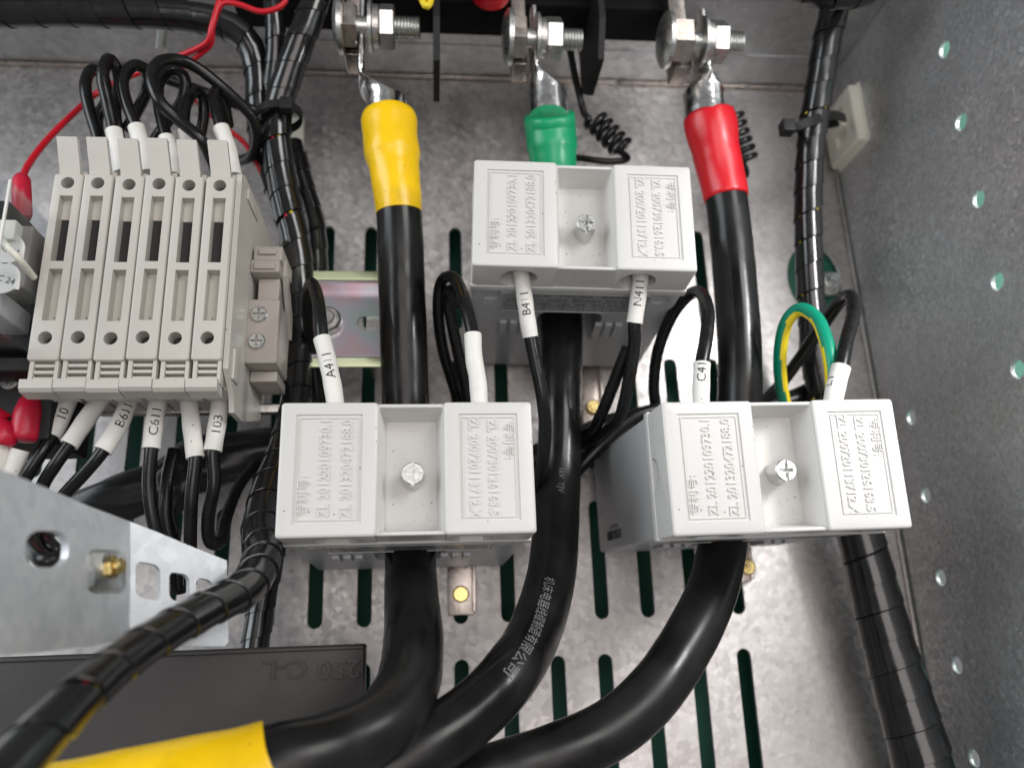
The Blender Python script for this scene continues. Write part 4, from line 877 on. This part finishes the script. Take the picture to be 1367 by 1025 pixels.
# contact block at lower left with crimped leads
cb = thing('contact_block', 'black screw contact block at the left edge below the relay', 'contact block', P(10, 500, 80))
a = P(-40, 425, 84); b = P(38, 560, 84); link('housing', MB().box(a.x, b.x, -84, -60, b.z, a.z, .8).box(a.x, b.x - 2, -90, -84.2, P(0, 445, 84).z, P(0, 432, 84).z, .5).mesh('barrier'), cb)
for q, lbl in (((-2, 458), 1), ((13, 508), 2)):
    c = P(*q, 92); link('terminal_screw', boolean(MB().cyl((c.x, -93, c.z), (c.x, -86, c.z), 3.0, n=24, bev=.6).mesh('zinc'), MB().box(c.x - .4, c.x + .4, -95, -91.6, c.z - 2.2, c.z + 2.2).box(c.x - 2.2, c.x + 2.2, -95, -91.6, c.z - .4, c.z + .4).mesh('zinc')), cb)
for x_, y0_, y1_ in ((-4, 440, 540), (12, 500, 556), (40, 520, 560)):
    c = P(x_, y0_, 88); d = P(x_, y1_, 88); link('contact_tongue', MB().box(c.x - 2.2, c.x + 2.2, -88.6, -87.4, d.z, c.z, .3).mesh('zinc_dull'), cb)
for q, lab, fl_ in (([(-2, 560, 90, 2.4), (2, 548, 91, 3.4), (4, 580, 92, 4.2), (2, 590, 92, 4.0), (0, 592, 92, 2.8)], 'red crimp cap at the far left edge under the black contact block', 1),
                 ([(42, 532, 88, 2.6), (41, 538, 89, 3.6), (37, 555, 90, 4.2), (33, 582, 90, 4.2), (32, 588, 90, 3.4)], 'red crimp cap right of the other one under the black contact block', 1),
                 ([(8, 505, 82, 2.0), (2, 480, 84, 3.0), (-6, 530, 84, 3.6), (-4, 545, 84, 2.6)], 'red crimp cap cut by the left edge beside the contact block', 1)):
    q = sorted(q, key=lambda e: e[1]); tag(link('crimp_cap', Path(pp(q), .8).tube(20).mesh('crimp', 50)), lab, 'crimp cap', 'red crimp caps')
tag(link('crimp_cap', wire_mesh([(50, 567, 70), (75, 569, 68), (95, 568, 64)], 2.6, 'crimp')), 'red crimp cap lying sideways behind the sleeve lettered 10', 'crimp cap', 'red crimp caps')
control_wire('white sleeved lead under the red crimp cap at the far left edge', [[(2, 585, 90), (-6, 620, 88), (-20, 680, 84)]], 1.9, [(0, 594, 90), (-5, 620, 89), (-14, 660, 86)], group='white sleeved leads at the left edge')
control_wire('black lead with white sleeve under the right one of the red crimp caps', [[(33, 580, 88), (28, 600, 88), (12, 640, 86), (-5, 690, 82)]], 1.9, [(27, 600, 88), (14, 632, 87), (-2, 670, 84)], group='white sleeved leads at the left edge')

# ================================================================== FOREGROUND BRACKET AND BLACK COVER
br = thing('steel_bracket', 'galvanised steel bracket with slotted holes and a brass bolt in the lower left foreground', 'bracket', P(175, 760, 120))
def sheet(outline, holes, plane_px, material, thick=1.8):
    o_, a_, b_ = [P(*q) for q in plane_px]; n_ = (a_ - o_).cross(b_ - o_).normalized()
    if n_.y > 0: n_ = -n_
    pr = lambda pts, k0, k1: MB().loft([[onplane(x, y, o_, n_) + n_ * k0 for x, y in pts], [onplane(x, y, o_, n_) + n_ * k1 for x, y in pts]])
    me = pr(outline, 0, -thick).mesh(material, 30)
    if holes:
        hm = MB()
        for h_ in holes: k = pr(h_, 2, -thick - 2); hm.add(k.v, k.f)
        bm_ = bmesh.new(); bm_.from_mesh(hm.mesh(material)); bmesh.ops.recalc_face_normals(bm_, faces=bm_.faces); c_ = bpy.data.meshes.new('c'); bm_.to_mesh(c_); bm_.free()
        bm_ = bmesh.new(); bm_.from_mesh(me); bmesh.ops.recalc_face_normals(bm_, faces=bm_.faces); bm_.to_mesh(me); bm_.free()
        me = boolean(me, c_, smooth=30)
    return me, (o_, n_)
def rnd_rect(x0, y0, x1, y1, r, n=4, sk=0):
    out = []
    for cx, cy, a0 in ((x1 - r, y1 - r, 0), (x0 + r, y1 - r, 90), (x0 + r, y0 + r, 180), (x1 - r, y0 + r, 270)):
        for i in range(n + 1):
            a = R_(a0 + 90 * i / n); x = cx + r * math.cos(a); y = cy + r * math.sin(a); out.append((x, y + sk * (x - x0)))
    return out
plL = [(0, 740, 178), (172, 760, 130), (0, 860, 176)]
me, (oL, nL) = sheet([(-120, 585), (-60, 604), (0, 626), (60, 650), (120, 676), (174, 696), (174, 852), (120, 862), (60, 870), (0, 874), (-120, 878)], [rnd_rect(34, 708, 92, 757, 20)], plL, 'galv_bracket')
link('side_plate', me, br)
plR = [(174, 700, 130), (305, 750, 112), (174, 850, 129)]
me, (oR, nR) = sheet([(174, 696), (210, 710), (260, 731), (303, 748), (305, 856), (300, 862), (240, 862), (174, 866)], [rnd_rect(181, 748, 214, 796, 9, sk=.2), rnd_rect(226, 762, 253, 800, 8, sk=.2), rnd_rect(262, 770, 284, 800, 8, sk=.2)], plR, 'galv_bracket')
link('end_plate', me, br)
# hole rims (pressed edges) and embossed pad
pt = lambda x, y, k: onplane(x, y, oL, nL) + nL * k
link('bolt_pad', MB().loft([[pt(x, y, .02) for x, y in rnd_rect(117, 733, 168, 792, 10)], [pt(x, y, .8) for x, y in rnd_rect(121, 737, 164, 788, 10)]]).mesh('zinc', 60), br)
c = pt(142, 757, 0); link('brass_bolt', MB().cyl(c + nL * .8, c + nL * 2.6, 2.7, n=6, bev=.3).cyl(c + nL * 2.6, c + nL * 4.2, 1.8, n=20, bev=.3).mesh('brass', 25), br)
link('bolt_washer', MB().cyl(c + nL * .7, c + nL * 1.1, 3.6, n=24).mesh('zinc_dull'), br)
control_wire('black wires curling behind the oblong hole of the steel bracket', [[(40, 700, 110), (44, 730, 120), (62, 748, 128), (84, 742, 124), (96, 725, 110)], [(56, 700, 108), (60, 720, 112), (74, 735, 118), (92, 730, 110), (104, 700, 100)]], 2.3)
bc = thing('breaker_cover', 'black moulded cover lettered 250 C-L upside down at the lower left', 'breaker cover', P(250, 940, 70))
a = P(-60, 868, 72); b = P(488, 857, 72); zt2 = b.z - .4
link('cover_plate', MB().box(a.x, b.x, -72, -66, -120, zt2, .8).mesh('moulded'), bc)
link('rim', MB().box(a.x, b.x - .3, -72.7, -71.9, zt2 - 1.6, zt2 - .5, .3).mesh('moulded'), bc)
for body, px in (('250', 452), ('C-L', 380)):
    c = P(px, 893, 72.3); V, Fc, wd, ht = text_data(body, 8.0, .45, None, 1.15)
    link('moulded_lettering', mesh([(c.x - v.x, -72.15 - v.z, c.z - v.y) for v in V], Fc, 'moulded', None), bc)
